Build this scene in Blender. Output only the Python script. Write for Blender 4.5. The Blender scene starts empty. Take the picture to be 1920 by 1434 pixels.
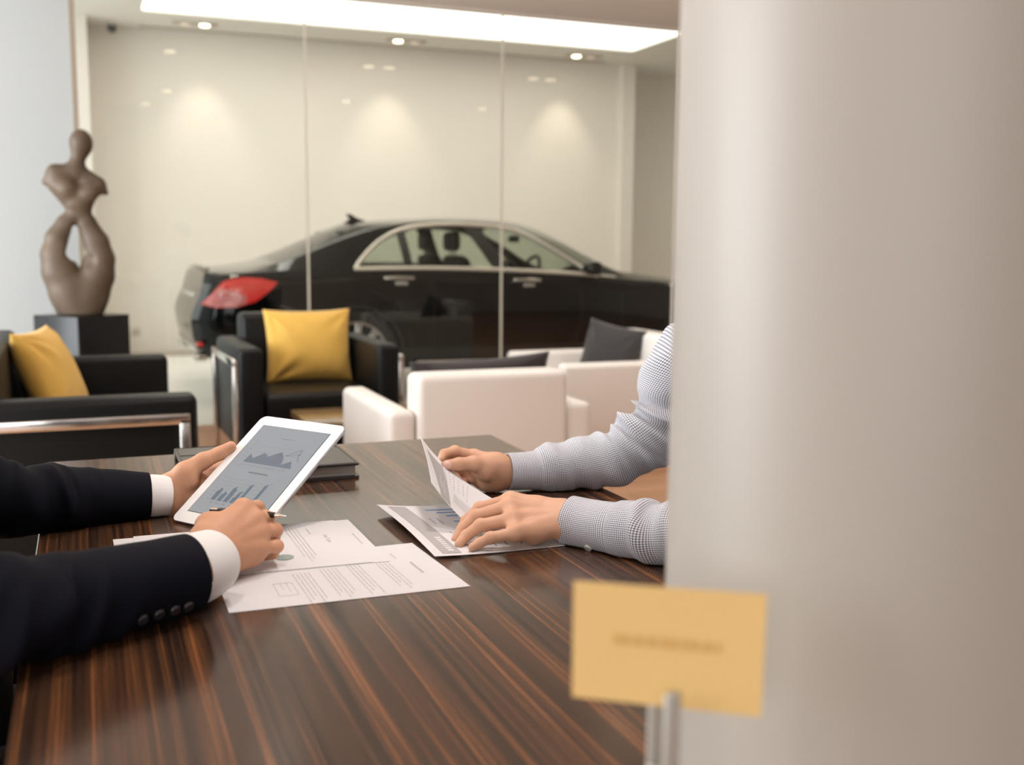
import bpy, bmesh, math, random
import numpy as np
from mathutils import Vector, Matrix

random.seed(7)
rng = np.random.default_rng(7)
S = bpy.context.scene
COL = S.collection
PI = math.pi

# ------------------------------------------------------------------ camera
CAM_R = np.array([[0.92867932, 0.04035333, -0.36868188],
                  [-0.37080546, 0.12143902, -0.92073659],
                  [0.00761758, 0.99177829, 0.12774114]])      # columns: camera right, up, back
CAM_C = np.array([0.0, 0.0, 1.19])
FPX = 2000.86
cam_d = bpy.data.cameras.new('camera')
cam = bpy.data.objects.new('camera', cam_d)
COL.objects.link(cam)
M4 = Matrix([list(CAM_R[i]) + [CAM_C[i]] for i in range(3)] + [[0, 0, 0, 1]])
cam.matrix_world = M4
cam_d.sensor_fit = 'HORIZONTAL'
cam_d.sensor_width = 36.0
cam_d.lens = FPX * 36.0 / 1920.0
cam_d.clip_start = 0.02
cam_d.clip_end = 100
cam_d.dof.use_dof = True
cam_d.dof.focus_distance = 1.62
cam_d.dof.aperture_fstop = 3.9
S.camera = cam

# ------------------------------------------------------------------ world, exposure
w = bpy.data.worlds.new('world')
S.world = w
w.use_nodes = True
w.node_tree.nodes['Background'].inputs[0].default_value = (0.93, 0.97, 1.0, 1)
w.node_tree.nodes['Background'].inputs[1].default_value = 0.5
S.view_settings.view_transform = 'Standard'
S.view_settings.look = 'None'
S.view_settings.exposure = 0.0
S.view_settings.gamma = 1.0
S.view_settings.use_curve_mapping = False
S.cycles.use_denoising = True
S.cycles.use_adaptive_sampling = True
S.cycles.adaptive_threshold = 0.03
S.cycles.max_bounces = 8
S.cycles.diffuse_bounces = 4
S.cycles.glossy_bounces = 4
S.cycles.transmission_bounces = 8
S.cycles.transparent_max_bounces = 16
S.cycles.caustics_reflective = False
S.cycles.caustics_refractive = False
S.cycles.sample_clamp_indirect = 6.0


def lamp(name, kind, loc, power, color, direction=None, **kw):
    d = bpy.data.lights.new(name, kind)
    d.energy = power
    d.color = color
    for k, v in kw.items():
        setattr(d, k, v)
    o = bpy.data.objects.new(name, d)
    COL.objects.link(o)
    o.location = loc
    if direction is not None:
        o.rotation_euler = Vector(direction).to_track_quat('-Z', 'Y').to_euler()
    return o


WARM = (1.0, 0.87, 0.73)
COOL = (0.92, 0.97, 1.0)
# daylight through the tall windows along the left side of the lounge
lamp('daylight_window', 'AREA', (-4.2, 4.3, 1.5), 390, COOL, (1, 0.10, -0.05), shape='RECTANGLE', size=5.0, size_y=2.4)
# added fill from behind the camera, brightening the foreground
lamp('foreground_fill', 'AREA', (-2.4, -3.3, 1.75), 85, (1.0, 0.98, 0.96), (0.55, 1, -0.06), shape='RECTANGLE', size=3.6, size_y=2.3)

# added cool fill from the left for the showroom wall, tiles and ceiling
lamp('showroom_fill', 'AREA', (-3.0, 9.6, 1.8), 175, COOL, (1, 0.12, 0.0), shape='RECTANGLE', size=4.2, size_y=2.6)

# ------------------------------------------------------------------ geometry helpers
def ray(px, py):
    v = np.array([px - 960.0, -(py - 717.0), -FPX])
    return CAM_R @ (v / np.linalg.norm(v))


def at(px, py, Y):
    r = ray(px, py)
    return CAM_C + r * (Y / r[1])


def atz(px, py, z):
    r = ray(px, py)
    return CAM_C + r * ((z - CAM_C[2]) / r[2])


class MB:
    """collects verts / faces / uvs / material indices for one mesh"""
    def __init__(self):
        self.v, self.f, self.m, self.uv = [], [], [], []
        self.n = 0

    def add(self, verts, faces, mi=0, uv=None):
        verts = np.asarray(verts, float).reshape(-1, 3)
        self.v.append(verts)
        for k, fc in enumerate(faces):
            self.f.append([int(i) + self.n for i in fc])
            self.m.append(mi if np.isscalar(mi) else int(mi[k]))
        self.uv.append(np.zeros((len(verts), 2)) if uv is None else np.asarray(uv, float))
        self.n += len(verts)
        return self

    def rbox(self, c, s, r=0.01, seg=3, mi=0, rotz=0.0):
        bm = bmesh.new()
        bmesh.ops.create_cube(bm, size=1.0)
        for v in bm.verts:
            v.co = Vector((v.co.x * s[0], v.co.y * s[1], v.co.z * s[2]))
        if r > 0:
            bmesh.ops.bevel(bm, geom=bm.edges[:], offset=min(r, min(s) * 0.49), segments=seg, profile=0.5, affect='EDGES')
        bm.verts.index_update()
        R = Matrix.Rotation(rotz, 3, 'Z')
        vs = [tuple(R @ v.co + Vector(c)) for v in bm.verts]
        fs = [[v.index for v in f.verts] for f in bm.faces]
        bm.free()
        return self.add(vs, fs, mi)

    def box(self, lo, hi, r=0.0, seg=2, mi=0):
        lo, hi = np.array(lo, float), np.array(hi, float)
        return self.rbox((lo + hi) / 2, hi - lo, r, seg, mi)

    def tube(self, pts, rad, n=10, mi=0, closed=False, caps=True):
        P = np.asarray(pts, float)
        m = len(P)
        rad = np.full(m, rad) if np.isscalar(rad) else np.asarray(rad, float)
        if closed:
            T = np.roll(P, -1, 0) - np.roll(P, 1, 0)
        else:
            T = np.gradient(P, axis=0)
        T /= np.linalg.norm(T, axis=1)[:, None] + 1e-12
        u = np.cross(T[0], [0.13, 0.27, 0.95])
        u /= np.linalg.norm(u)
        rings = []
        a = np.linspace(0, 2 * PI, n, endpoint=False)
        for i in range(m):
            u = u - T[i] * (u @ T[i])
            u /= np.linalg.norm(u)
            b = np.cross(T[i], u)
            rings.append(P[i] + rad[i] * (np.cos(a)[:, None] * u + np.sin(a)[:, None] * b))
        vs = np.concatenate(rings)
        fs = []
        for i in range(m if closed else m - 1):
            j = (i + 1) % m
            for k in range(n):
                k2 = (k + 1) % n
                fs.append((i * n + k, i * n + k2, j * n + k2, j * n + k))
        if caps and not closed:
            fs.append(tuple(range(n - 1, -1, -1)))
            fs.append(tuple((m - 1) * n + k for k in range(n)))
        return self.add(vs, fs, mi)

    def cyl(self, p0, p1, r0, r1=None, n=24, mi=0):
        return self.tube([p0, p1], [r0, r0 if r1 is None else r1], n, mi)

    def lathe(self, prof, n=32, c=(0, 0, 0), mi=0):
        a = np.linspace(0, 2 * PI, n, endpoint=False)
        vs = np.concatenate([np.stack([r * np.cos(a) + c[0], r * np.sin(a) + c[1], np.full(n, z) + c[2]], 1) for r, z in prof])
        fs = []
        for i in range(len(prof) - 1):
            for k in range(n):
                k2 = (k + 1) % n
                fs.append((i * n + k, i * n + k2, (i + 1) * n + k2, (i + 1) * n + k))
        fs.append(tuple(range(n - 1, -1, -1)))
        fs.append(tuple((len(prof) - 1) * n + k for k in range(n)))
        return self.add(vs, fs, mi)

    def grid(self, V, mi=0, uv=None, flip=False, closed_u=False):
        V = np.asarray(V, float)
        a, b = V.shape[:2]
        fs = []
        for i in range(a - 1):
            for j in range(b if closed_u else b - 1):
                j2 = (j + 1) % b
                q = (i * b + j, i * b + j2, (i + 1) * b + j2, (i + 1) * b + j)
                fs.append(q[::-1] if flip else q)
        return self.add(V.reshape(-1, 3), fs, mi, None if uv is None else np.asarray(uv).reshape(-1, 2))

    def prism(self, poly, vec, mi=0):
        P = np.asarray(poly, float)
        n = len(P)
        vs = np.concatenate([P, P + np.asarray(vec, float)])
        fs = [tuple(range(n)), tuple(range(2 * n - 1, n - 1, -1))]
        fs += [(i, i + n, (i + 1) % n + n, (i + 1) % n) for i in range(n)]
        return self.add(vs, fs, mi)

    def build(self, name, mats, parent=None, origin=None, smooth=True, angle=40, fix=True):
        me = bpy.data.meshes.new(name)
        V = np.concatenate(self.v)
        if origin is not None:
            V = V - np.asarray(origin, float)
        me.from_pydata(V.tolist(), [], self.f)
        if not isinstance(mats, (list, tuple)):
            mats = [mats]
        for m_ in mats:
            me.materials.append(m_)
        me.polygons.foreach_set('material_index', self.m)
        UV = np.concatenate(self.uv)
        if np.any(UV):
            lay = me.uv_layers.new(name='uv')
            li = np.zeros(len(me.loops), dtype=np.int32)
            me.loops.foreach_get('vertex_index', li)
            lay.data.foreach_set('uv', UV[li].astype(np.float32).ravel())
        if fix:
            bm = bmesh.new()
            bm.from_mesh(me)
            bmesh.ops.recalc_face_normals(bm, faces=bm.faces[:])
            bm.to_mesh(me)
            bm.free()
        if smooth:
            me.shade_smooth()
            if angle:
                me.set_sharp_from_angle(angle=math.radians(angle))
        me.update()
        o = bpy.data.objects.new(name, me)
        COL.objects.link(o)
        if parent is not None:
            o.parent = parent
        elif origin is not None:
            o.location = Vector(origin)
        return o


def tag(o, label=None, cat=None, group=None, kind=None):
    if label: o['label'] = label
    if cat: o['category'] = cat
    if group: o['group'] = group
    if kind: o['kind'] = kind
    return o


def thing(name, label, cat, loc=(0, 0, 0), rotz=0.0, group=None):
    o = bpy.data.objects.new(name, None)
    COL.objects.link(o)
    o.empty_display_size = 0.1
    o.location = Vector(loc)
    o.rotation_euler = (0, 0, rotz)
    return tag(o, label, cat, group)


def struct(name, mb, m, **kw):
    return tag(mb.build(name, m, **kw), kind='structure')


def pchip(x, y):
    """monotone cubic interpolant"""
    x, y = np.array(x, float), np.array(y, float)
    h = np.diff(x)
    d = np.diff(y) / h
    m = np.zeros(len(x))
    for i in range(1, len(x) - 1):
        if d[i - 1] * d[i] > 0:
            w1, w2 = 2 * h[i] + h[i - 1], h[i] + 2 * h[i - 1]
            m[i] = (w1 + w2) / (w1 / d[i - 1] + w2 / d[i])
    m[0], m[-1] = d[0], d[-1]

    def f(q):
        q = np.clip(np.asarray(q, float), x[0], x[-1])
        i = np.clip(np.searchsorted(x, q) - 1, 0, len(h) - 1)
        t = (q - x[i]) / h[i]
        return ((2 * t**3 - 3 * t**2 + 1) * y[i] + (t**3 - 2 * t**2 + t) * h[i] * m[i]
                + (-2 * t**3 + 3 * t**2) * y[i + 1] + (t**3 - t**2) * h[i] * m[i + 1])
    return f


def spline(P, n):
    """Catmull-Rom resample of control rows (any number of columns)"""
    P = np.asarray(P, float)
    P = np.vstack([2 * P[0] - P[1], P, 2 * P[-1] - P[-2]])
    out = []
    m = len(P) - 3
    for q in np.linspace(0, m - 1e-9, n):
        i = int(q)
        t = q - i
        a, b, c, d = P[i:i + 4]
        out.append(0.5 * ((2 * b) + (-a + c) * t + (2 * a - 5 * b + 4 * c - d) * t * t + (-a + 3 * b - 3 * c + d) * t**3))
    return np.array(out)


# ------------------------------------------------------------------ implicit surfaces (smooth unions), meshed with surface nets
def smin(a, b, k):
    h = np.clip(0.5 + 0.5 * (b - a) / k, 0, 1)
    return b + (a - b) * h - k * h * (1 - h)


def cone_sd(P, a, b, ra, rb, squash=None):
    a, b = np.asarray(a, np.float32), np.asarray(b, np.float32)
    ba = b - a
    t = np.clip(((P - a) @ ba) / max(float(ba @ ba), 1e-12), 0, 1)
    q = P - a - t[..., None] * ba
    return np.sqrt((q * q).sum(-1)) - (ra + (rb - ra) * t)


def ell_sd(P, c, r, rot=None):
    q = P - np.asarray(c, np.float32)
    if rot is not None:
        q = q @ np.asarray(rot, np.float32)      # columns of rot = ellipsoid axes
    r = np.asarray(r, np.float32)
    k0 = np.sqrt(((q / r) ** 2).sum(-1))
    k1 = np.sqrt(((q / (r * r)) ** 2).sum(-1)) + 1e-9
    return k0 * (k0 - 1) / k1


def sd_grid(lo, hi, h):
    n = np.ceil((np.array(hi) - np.array(lo)) / h).astype(int) + 1
    ax = [np.float32(lo[i]) + np.arange(n[i], dtype=np.float32) * np.float32(h) for i in range(3)]
    return np.stack(np.meshgrid(*ax, indexing='ij'), -1)


def nets(D, lo, h):
    """naive surface nets -> verts, quads"""
    s = D < 0
    nx, ny, nz = D.shape
    c = [s[i:nx - 1 + i, j:ny - 1 + j, k:nz - 1 + k] for i in (0, 1) for j in (0, 1) for k in (0, 1)]
    cnt = sum(x.astype(np.int8) for x in c)
    act = (cnt > 0) & (cnt < 8)
    idx = -np.ones(act.shape, np.int64)
    cells = np.argwhere(act)
    idx[act] = np.arange(len(cells))
    acc = np.zeros((len(cells), 3))
    num = np.zeros(len(cells))
    ofs = [(i, j, k) for i in (0, 1) for j in (0, 1) for k in (0, 1)]
    for a_ in range(8):
        for b_ in range(a_ + 1, 8):
            oa, ob = np.array(ofs[a_]), np.array(ofs[b_])
            if np.abs(oa - ob).sum() != 1:
                continue
            da = D[cells[:, 0] + oa[0], cells[:, 1] + oa[1], cells[:, 2] + oa[2]]
            db = D[cells[:, 0] + ob[0], cells[:, 1] + ob[1], cells[:, 2] + ob[2]]
            m = (da < 0) != (db < 0)
            t = np.where(m, da / np.where(m, da - db, 1), 0)
            acc[m] += (oa + t[:, None] * (ob - oa))[m]
            num[m] += 1
    V = (cells + acc / num[:, None]) * h + np.asarray(lo, float)
    Q = []
    for ax in range(3):
        sl0 = [slice(None)] * 3
        sl1 = [slice(None)] * 3
        sl0[ax] = slice(0, -1)
        sl1[ax] = slice(1, None)
        ch = s[tuple(sl0)] != s[tuple(sl1)]
        e = np.argwhere(ch)
        o1, o2 = [(1, 2), (2, 0), (0, 1)][ax]
        ok = (e[:, o1] > 0) & (e[:, o2] > 0) & (e[:, o1] < D.shape[o1] - 1) & (e[:, o2] < D.shape[o2] - 1)
        e = e[ok]
        d1 = np.zeros(3, int); d1[o1] = 1
        d2 = np.zeros(3, int); d2[o2] = 1
        g = lambda p: idx[p[:, 0], p[:, 1], p[:, 2]]
        q = np.stack([g(e - d1 - d2), g(e - d2), g(e), g(e - d1)], 1)
        ins = s[e[:, 0], e[:, 1], e[:, 2]]
        q[~ins] = q[~ins][:, ::-1]
        Q.append(q)
    return V, np.concatenate(Q)


# ------------------------------------------------------------------ materials
def mat(name, col, rough=0.5, metal=0.0, spec=0.5, coat=0.0, coat_rough=0.03, emit=None, estr=0.0, sheen=0.0,
        noise=0.0, nscale=20.0, bump=0.0, bscale=200.0, bdist=0.002, sss=0.0):
    m = bpy.data.materials.new(name)
    m.use_nodes = True
    nt = m.node_tree
    b = nt.nodes['Principled BSDF']
    I = b.inputs
    I['Base Color'].default_value = (*col, 1)
    I['Roughness'].default_value = rough
    I['Metallic'].default_value = metal
    I['Specular IOR Level'].default_value = spec
    I['Coat Weight'].default_value = coat
    I['Coat Roughness'].default_value = coat_rough
    if emit:
        I['Emission Color'].default_value = (*emit, 1)
        I['Emission Strength'].default_value = estr
    if sheen:
        I['Sheen Weight'].default_value = sheen
    if sss:
        I['Subsurface Weight'].default_value = sss
        I['Subsurface Radius'].default_value = (0.012, 0.004, 0.002)
        I['Subsurface Scale'].default_value = 0.35
    tc = nt.nodes.new('ShaderNodeTexCoord')
    if noise:
        n = nt.nodes.new('ShaderNodeTexNoise')
        n.inputs['Scale'].default_value = nscale
        n.inputs['Detail'].default_value = 4
        nt.links.new(tc.outputs['Object'], n.inputs['Vector'])
        mx = nt.nodes.new('ShaderNodeMix')
        mx.data_type = 'RGBA'
        mx.inputs['A'].default_value = (*[c * (1 - noise) for c in col], 1)
        mx.inputs['B'].default_value = (*[min(1, c * (1 + noise)) for c in col], 1)
        nt.links.new(n.outputs['Fac'], mx.inputs['Factor'])
        nt.links.new(mx.outputs['Result'], I['Base Color'])
    if bump:
        n2 = nt.nodes.new('ShaderNodeTexNoise')
        n2.inputs['Scale'].default_value = bscale
        n2.inputs['Detail'].default_value = 3
        nt.links.new(tc.outputs['Object'], n2.inputs['Vector'])
        bp = nt.nodes.new('ShaderNodeBump')
        bp.inputs['Strength'].default_value = bump
        bp.inputs['Distance'].default_value = bdist
        nt.links.new(n2.outputs['Fac'], bp.inputs['Height'])
        nt.links.new(bp.outputs['Normal'], I['Normal'])
    return m


def streak_wood(name, stops, sx, sy, rough, coat=0.0, coat_rough=0.1, axis='Y', spec=0.5, planks=None):
    """wood with streaks stretched along one axis of the object"""
    m = bpy.data.materials.new(name)
    m.use_nodes = True
    nt = m.node_tree
    b = nt.nodes['Principled BSDF']
    L = nt.links.new
    tc = nt.nodes.new('ShaderNodeTexCoord')
    mp = nt.nodes.new('ShaderNodeMapping')
    mp.inputs['Scale'].default_value = (sx, sy, sx) if axis == 'Y' else (sy, sx, sx)
    L(tc.outputs['Object'], mp.inputs['Vector'])
    n1 = nt.nodes.new('ShaderNodeTexNoise')
    n1.inputs['Scale'].default_value = 1.0
    n1.inputs['Detail'].default_value = 5
    n1.inputs['Roughness'].default_value = 0.62
    n1.inputs['Distortion'].default_value = 0.25
    L(mp.outputs['Vector'], n1.inputs['Vector'])
    cr = nt.nodes.new('ShaderNodeValToRGB')
    el = cr.color_ramp.elements
    while len(el) < len(stops):
        el.new(0.5)
    for e, (p, c) in zip(el, stops):
        e.position = p
        e.color = (*c, 1)
    L(n1.outputs['Fac'], cr.inputs['Fac'])
    out = cr.outputs['Color']
    if planks:
        br = nt.nodes.new('ShaderNodeTexBrick')
        br.inputs['Color1'].default_value = (1, 1, 1, 1)
        br.inputs['Color2'].default_value = (0.8, 0.78, 0.76, 1)
        br.inputs['Mortar'].default_value = (0.3, 0.25, 0.2, 1)
        br.inputs['Scale'].default_value = 1.0
        br.inputs['Mortar Size'].default_value = 0.003
        br.inputs['Brick Width'].default_value = planks[0]
        br.inputs['Row Height'].default_value = planks[1]
        L(tc.outputs['Object'], br.inputs['Vector'])
        mx = nt.nodes.new('ShaderNodeMix')
        mx.data_type = 'RGBA'
        mx.blend_type = 'MULTIPLY'
        mx.inputs['Factor'].default_value = 1
        L(out, mx.inputs['A'])
        L(br.outputs['Color'], mx.inputs['B'])
        out = mx.outputs['Result']
    L(out, b.inputs['Base Color'])
    b.inputs['Roughness'].default_value = rough
    b.inputs['Specular IOR Level'].default_value = spec
    b.inputs['Coat Weight'].default_value = coat
    b.inputs['Coat Roughness'].default_value = coat_rough
    return m


def glass(name, tint=(1, 1, 1), ior=1.5, rough=0.0):
    """thin pane: tinted see-through plus a mirror reflection that grows at grazing angles"""
    m = bpy.data.materials.new(name)
    m.use_nodes = True
    nt = m.node_tree
    nt.nodes.clear()
    o = nt.nodes.new('ShaderNodeOutputMaterial')
    t = nt.nodes.new('ShaderNodeBsdfTransparent')
    t.inputs[0].default_value = (*tint, 1)
    g = nt.nodes.new('ShaderNodeBsdfGlossy')
    g.inputs['Roughness'].default_value = rough
    # reflectance from the angle of view (same from both sides of the pane)
    ge = nt.nodes.new('ShaderNodeNewGeometry')
    dt = nt.nodes.new('ShaderNodeVectorMath'); dt.operation = 'DOT_PRODUCT'
    nt.links.new(ge.outputs['Normal'], dt.inputs[0]); nt.links.new(ge.outputs['Incoming'], dt.inputs[1])
    ab = nt.nodes.new('ShaderNodeMath'); ab.operation = 'ABSOLUTE'
    nt.links.new(dt.outputs['Value'], ab.inputs[0])
    om = nt.nodes.new('ShaderNodeMath'); om.operation = 'SUBTRACT'; om.use_clamp = True
    om.inputs[0].default_value = 1.0
    nt.links.new(ab.outputs[0], om.inputs[1])
    pw_ = nt.nodes.new('ShaderNodeMath'); pw_.operation = 'POWER'; pw_.inputs[1].default_value = 5.0
    nt.links.new(om.outputs[0], pw_.inputs[0])
    f0 = ((ior - 1) / (ior + 1)) ** 2
    fr = nt.nodes.new('ShaderNodeMath'); fr.operation = 'MULTIPLY_ADD'
    fr.inputs[1].default_value = 1 - f0; fr.inputs[2].default_value = f0
    nt.links.new(pw_.outputs[0], fr.inputs[0])
    mx = nt.nodes.new('ShaderNodeMixShader')
    nt.links.new(fr.outputs[0], mx.inputs[0])
    nt.links.new(t.outputs[0], mx.inputs[1])
    nt.links.new(g.outputs[0], mx.inputs[2])
    nt.links.new(mx.outputs[0], o.inputs['Surface'])
    return m


def gingham(name, period, dark, light):
    """fine two-way check woven along the uv (metres)"""
    m = mat(name, light, 0.8, spec=0.2, sheen=0.1)
    nt = m.node_tree
    L = nt.links.new
    uv = nt.nodes.new('ShaderNodeUVMap')
    sp = nt.nodes.new('ShaderNodeSeparateXYZ')
    L(uv.outputs['UV'], sp.inputs[0])
    bands = []
    for ch in ('X', 'Y'):
        a = nt.nodes.new('ShaderNodeMath'); a.operation = 'MULTIPLY'
        a.inputs[1].default_value = 2 * PI / period
        L(sp.outputs[ch], a.inputs[0])
        s_ = nt.nodes.new('ShaderNodeMath'); s_.operation = 'SINE'
        L(a.outputs[0], s_.inputs[0])
        r = nt.nodes.new('ShaderNodeMapRange')
        r.inputs['From Min'].default_value = -0.35
        r.inputs['From Max'].default_value = 0.35
        L(s_.outputs[0], r.inputs['Value'])
        bands.append(r.outputs[0])
    ad = nt.nodes.new('ShaderNodeMath'); ad.operation = 'ADD'
    L(bands[0], ad.inputs[0]); L(bands[1], ad.inputs[1])
    hf = nt.nodes.new('ShaderNodeMath'); hf.operation = 'MULTIPLY'
    hf.inputs[1].default_value = 0.5
    L(ad.outputs[0], hf.inputs[0])
    mx = nt.nodes.new('ShaderNodeMix'); mx.data_type = 'RGBA'
    mx.inputs['A'].default_value = (*light, 1)
    mx.inputs['B'].default_value = (*dark, 1)
    L(hf.outputs[0], mx.inputs['Factor'])
    L(mx.outputs['Result'], nt.nodes['Principled BSDF'].inputs['Base Color'])
    return m


M = {}
M['wall_cream'] = mat('cream_wall_paint', (0.73, 0.69, 0.63), 0.6, noise=0.015, nscale=3)
M['wall_white'] = mat('white_wall_paint', (0.515, 0.57, 0.585), 0.6, noise=0.01, nscale=3)
M['column'] = mat('satin_greige_column_paint', (0.43, 0.405, 0.365), 0.42, spec=0.45, noise=0.01, nscale=2)
M['ceiling'] = mat('ceiling_paint', (0.70, 0.67, 0.61), 0.8, noise=0.01, nscale=2)
M['soffit'] = mat('taupe_ceiling_paint', (0.90, 0.83, 0.76), 0.8, noise=0.02, nscale=2)
M['tile'] = mat('pale_floor_tile', (0.80, 0.78, 0.73), 0.25, noise=0.03, nscale=1.5)
M['base_reflection'] = mat('tan_baseboard_and_reflection', (0.36, 0.31, 0.25), 0.4, noise=0.06, nscale=12)
M['floor'] = streak_wood('orange_brown_floor_planks', [(0.3, (0.30, 0.15, 0.08)), (0.5, (0.45, 0.25, 0.14)), (0.7, (0.55, 0.33, 0.20))],
                         18, 0.9, 0.3, axis='X', planks=(1.2, 0.14))
M['table'] = streak_wood('ebony_zebra_veneer', [(0.33, (0.012, 0.008, 0.006)), (0.42, (0.034, 0.018, 0.012)), (0.50, (0.060, 0.028, 0.015)),
                                                (0.58, (0.100, 0.042, 0.018)), (0.68, (0.25, 0.098, 0.040))], 125, 1.0, 0.18, spec=0.55)
M['table_edge'] = mat('dark_veneer_edge', (0.03, 0.015, 0.01), 0.3)
M['black_leather'] = mat('black_leather', (0.007, 0.0075, 0.0075), 0.42, spec=0.22, bump=0.25, bscale=260, bdist=0.001)
M['white_leather'] = mat('white_leather', (0.80, 0.77, 0.73), 0.42, bump=0.12, bscale=200, bdist=0.001, noise=0.02, nscale=6)
M['chrome'] = mat('polished_chrome', (0.80, 0.78, 0.75), 0.16, metal=1.0)
M['satin'] = mat('satin_window_trim', (0.92, 0.89, 0.82), 0.5, metal=0.5)
M['brushed'] = mat('brushed_steel', (0.55, 0.55, 0.52), 0.5, metal=0.35)
M['mustard'] = mat('mustard_cushion_fabric', (0.74, 0.46, 0.10), 0.85, spec=0.2, sheen=0.2, noise=0.06, nscale=25, bump=0.2, bscale=500)
M['charcoal'] = mat('charcoal_cushion_fabric', (0.045, 0.04, 0.04), 0.85, spec=0.2, sheen=0.25, noise=0.08, nscale=25, bump=0.3, bscale=600)
M['black_lacquer'] = mat('black_lacquer', (0.008, 0.009, 0.010), 0.32, spec=0.4)
M['brown_wood'] = streak_wood('brown_table_veneer', [(0.3, (0.10, 0.055, 0.02)), (0.7, (0.20, 0.12, 0.05))], 30, 1.0, 0.28, coat=0.3)
M['stone'] = mat('weathered_bronze_stone', (0.125, 0.092, 0.062), 0.5, noise=0.6, nscale=8, bump=0.25, bscale=60)
M['paper'] = mat('white_paper', (0.86, 0.84, 0.85), 0.75, spec=0.2)
nt = M['paper'].node_tree
tr_ = nt.nodes.new('ShaderNodeBsdfTranslucent'); tr_.inputs[0].default_value = (0.86, 0.84, 0.83, 1)
ms_ = nt.nodes.new('ShaderNodeMixShader'); ms_.inputs[0].default_value = 0.3
nt.links.new(nt.nodes['Principled BSDF'].outputs[0], ms_.inputs[1]); nt.links.new(tr_.outputs[0], ms_.inputs[2])
nt.links.new(ms_.outputs[0], nt.nodes['Material Output'].inputs['Surface'])
M['ink'] = mat('grey_print', (0.50, 0.49, 0.50), 0.8, spec=0.1)
M['ink_dark'] = mat('dark_print', (0.16, 0.16, 0.18), 0.8, spec=0.1)
M['band'] = mat('grey_header_print', (0.40, 0.38, 0.38), 0.75, spec=0.2)
M['blue_ink'] = mat('blue_chart_print', (0.20, 0.38, 0.62), 0.75, spec=0.2)
M['green_ink'] = mat('grey_green_chart_print', (0.30, 0.36, 0.34), 0.75, spec=0.2)
M['tablet_white'] = mat('white_tablet_glass', (0.84, 0.84, 0.84), 0.12, spec=0.5)
M['alu'] = mat('silver_aluminium', (0.7, 0.7, 0.7), 0.3, metal=1.0)
M['screen'] = mat('lit_screen', (0.05, 0.06, 0.07), 0.12, emit=(0.44, 0.47, 0.50), estr=0.52)
M['screen_bar'] = mat('screen_chart_bars', (0.02, 0.03, 0.04), 0.3, emit=(0.09, 0.15, 0.19), estr=0.7)
M['screen_area'] = mat('screen_chart_area', (0.02, 0.03, 0.04), 0.3, emit=(0.16, 0.19, 0.23), estr=0.7)
M['screen_line'] = mat('screen_fine_lines', (0.02, 0.03, 0.04), 0.3, emit=(0.16, 0.18, 0.20), estr=0.6)
M['screen_edge'] = mat('screen_black_edge', (0.01, 0.01, 0.012), 0.2)
M['pad_leather'] = mat('dark_planner_leather', (0.035, 0.03, 0.025), 0.33, bump=0.15, bscale=350, bdist=0.0006)
M['pages'] = mat('paper_block', (0.42, 0.40, 0.38), 0.8, bump=0.3, bscale=900)
M['pen_black'] = mat('black_pen_lacquer', (0.01, 0.01, 0.012), 0.15, coat=0.5)
M['card'] = mat('yellow_card', (0.80, 0.56, 0.23), 0.6, spec=0.3)
M['card_ink'] = mat('ochre_card_print', (0.66, 0.42, 0.13), 0.7)
M['navy'] = mat('navy_suit_wool', (0.003, 0.0035, 0.008), 0.75, spec=0.13, bump=0.12, bscale=900, bdist=0.0006)
M['cuff_white'] = mat('white_shirt_cotton', (0.82, 0.80, 0.79), 0.8, spec=0.2, bump=0.08, bscale=900, bdist=0.0004)
M['navy_button'] = mat('dark_horn_button', (0.012, 0.012, 0.016), 0.4)
M['pearl'] = mat('pale_green_button', (0.50, 0.52, 0.45), 0.35)
M['gingham'] = gingham('gingham_check_cotton', 0.0030, (0.055, 0.06, 0.10), (0.80, 0.80, 0.83))
M['skin'] = mat('skin', (0.58, 0.325, 0.21), 0.52, spec=0.35, noise=0.10, nscale=45, bump=0.12, bscale=420, bdist=0.0006, sss=0.12)
M['skin_pale'] = mat('paler_skin', (0.60, 0.315, 0.19), 0.52, spec=0.35, noise=0.10, nscale=45, bump=0.12, bscale=420, bdist=0.0006, sss=0.12)
M['nail'] = mat('fingernail', (0.70, 0.43, 0.35), 0.3)
M['hair'] = mat('black_hair', (0.012, 0.010, 0.009), 0.45, bump=0.5, bscale=90)
M['trouser'] = mat('dark_trouser_wool', (0.02, 0.02, 0.025), 0.85)
M['eye'] = mat('dark_eye', (0.02, 0.015, 0.012), 0.2)
M['shoe'] = mat('black_shoe_leather', (0.01, 0.01, 0.01), 0.3)
M['paint'] = mat('black_car_paint', (0.003, 0.004, 0.0045), 0.12, spec=0.05, coat=0.55, coat_rough=0.02)
M['car_glass'] = glass('tinted_car_glass', (0.70, 0.75, 0.69), 1.40)
M['car_inside'] = mat('dark_car_trim', (0.01, 0.011, 0.011), 0.6)
M['tail_red'] = mat('red_lamp_lens', (0.55, 0.015, 0.02), 0.1, coat=1.0, emit=(0.9, 0.05, 0.03), estr=0.25)
M['tail_pink'] = mat('pink_lamp_lens', (0.75, 0.22, 0.22), 0.12, coat=1.0)
M['rubber'] = mat('tyre_rubber', (0.012, 0.012, 0.012), 0.8)
M['plate'] = mat('white_number_plate', (0.7, 0.7, 0.68), 0.4)
M['pane'] = glass('clear_partition_glass', (0.965, 0.975, 0.955), 1.45)
M['joint'] = mat('silicone_glass_joint', (0.78, 0.74, 0.63), 0.35)
M['joint_dark'] = mat('tan_edge_profile', (0.36, 0.31, 0.24), 0.5)
M['lit_panel'] = mat('lit_ceiling_panel', (0.9, 0.9, 0.88), 0.5, emit=(1.0, 0.965, 0.91), estr=3.1)
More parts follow.
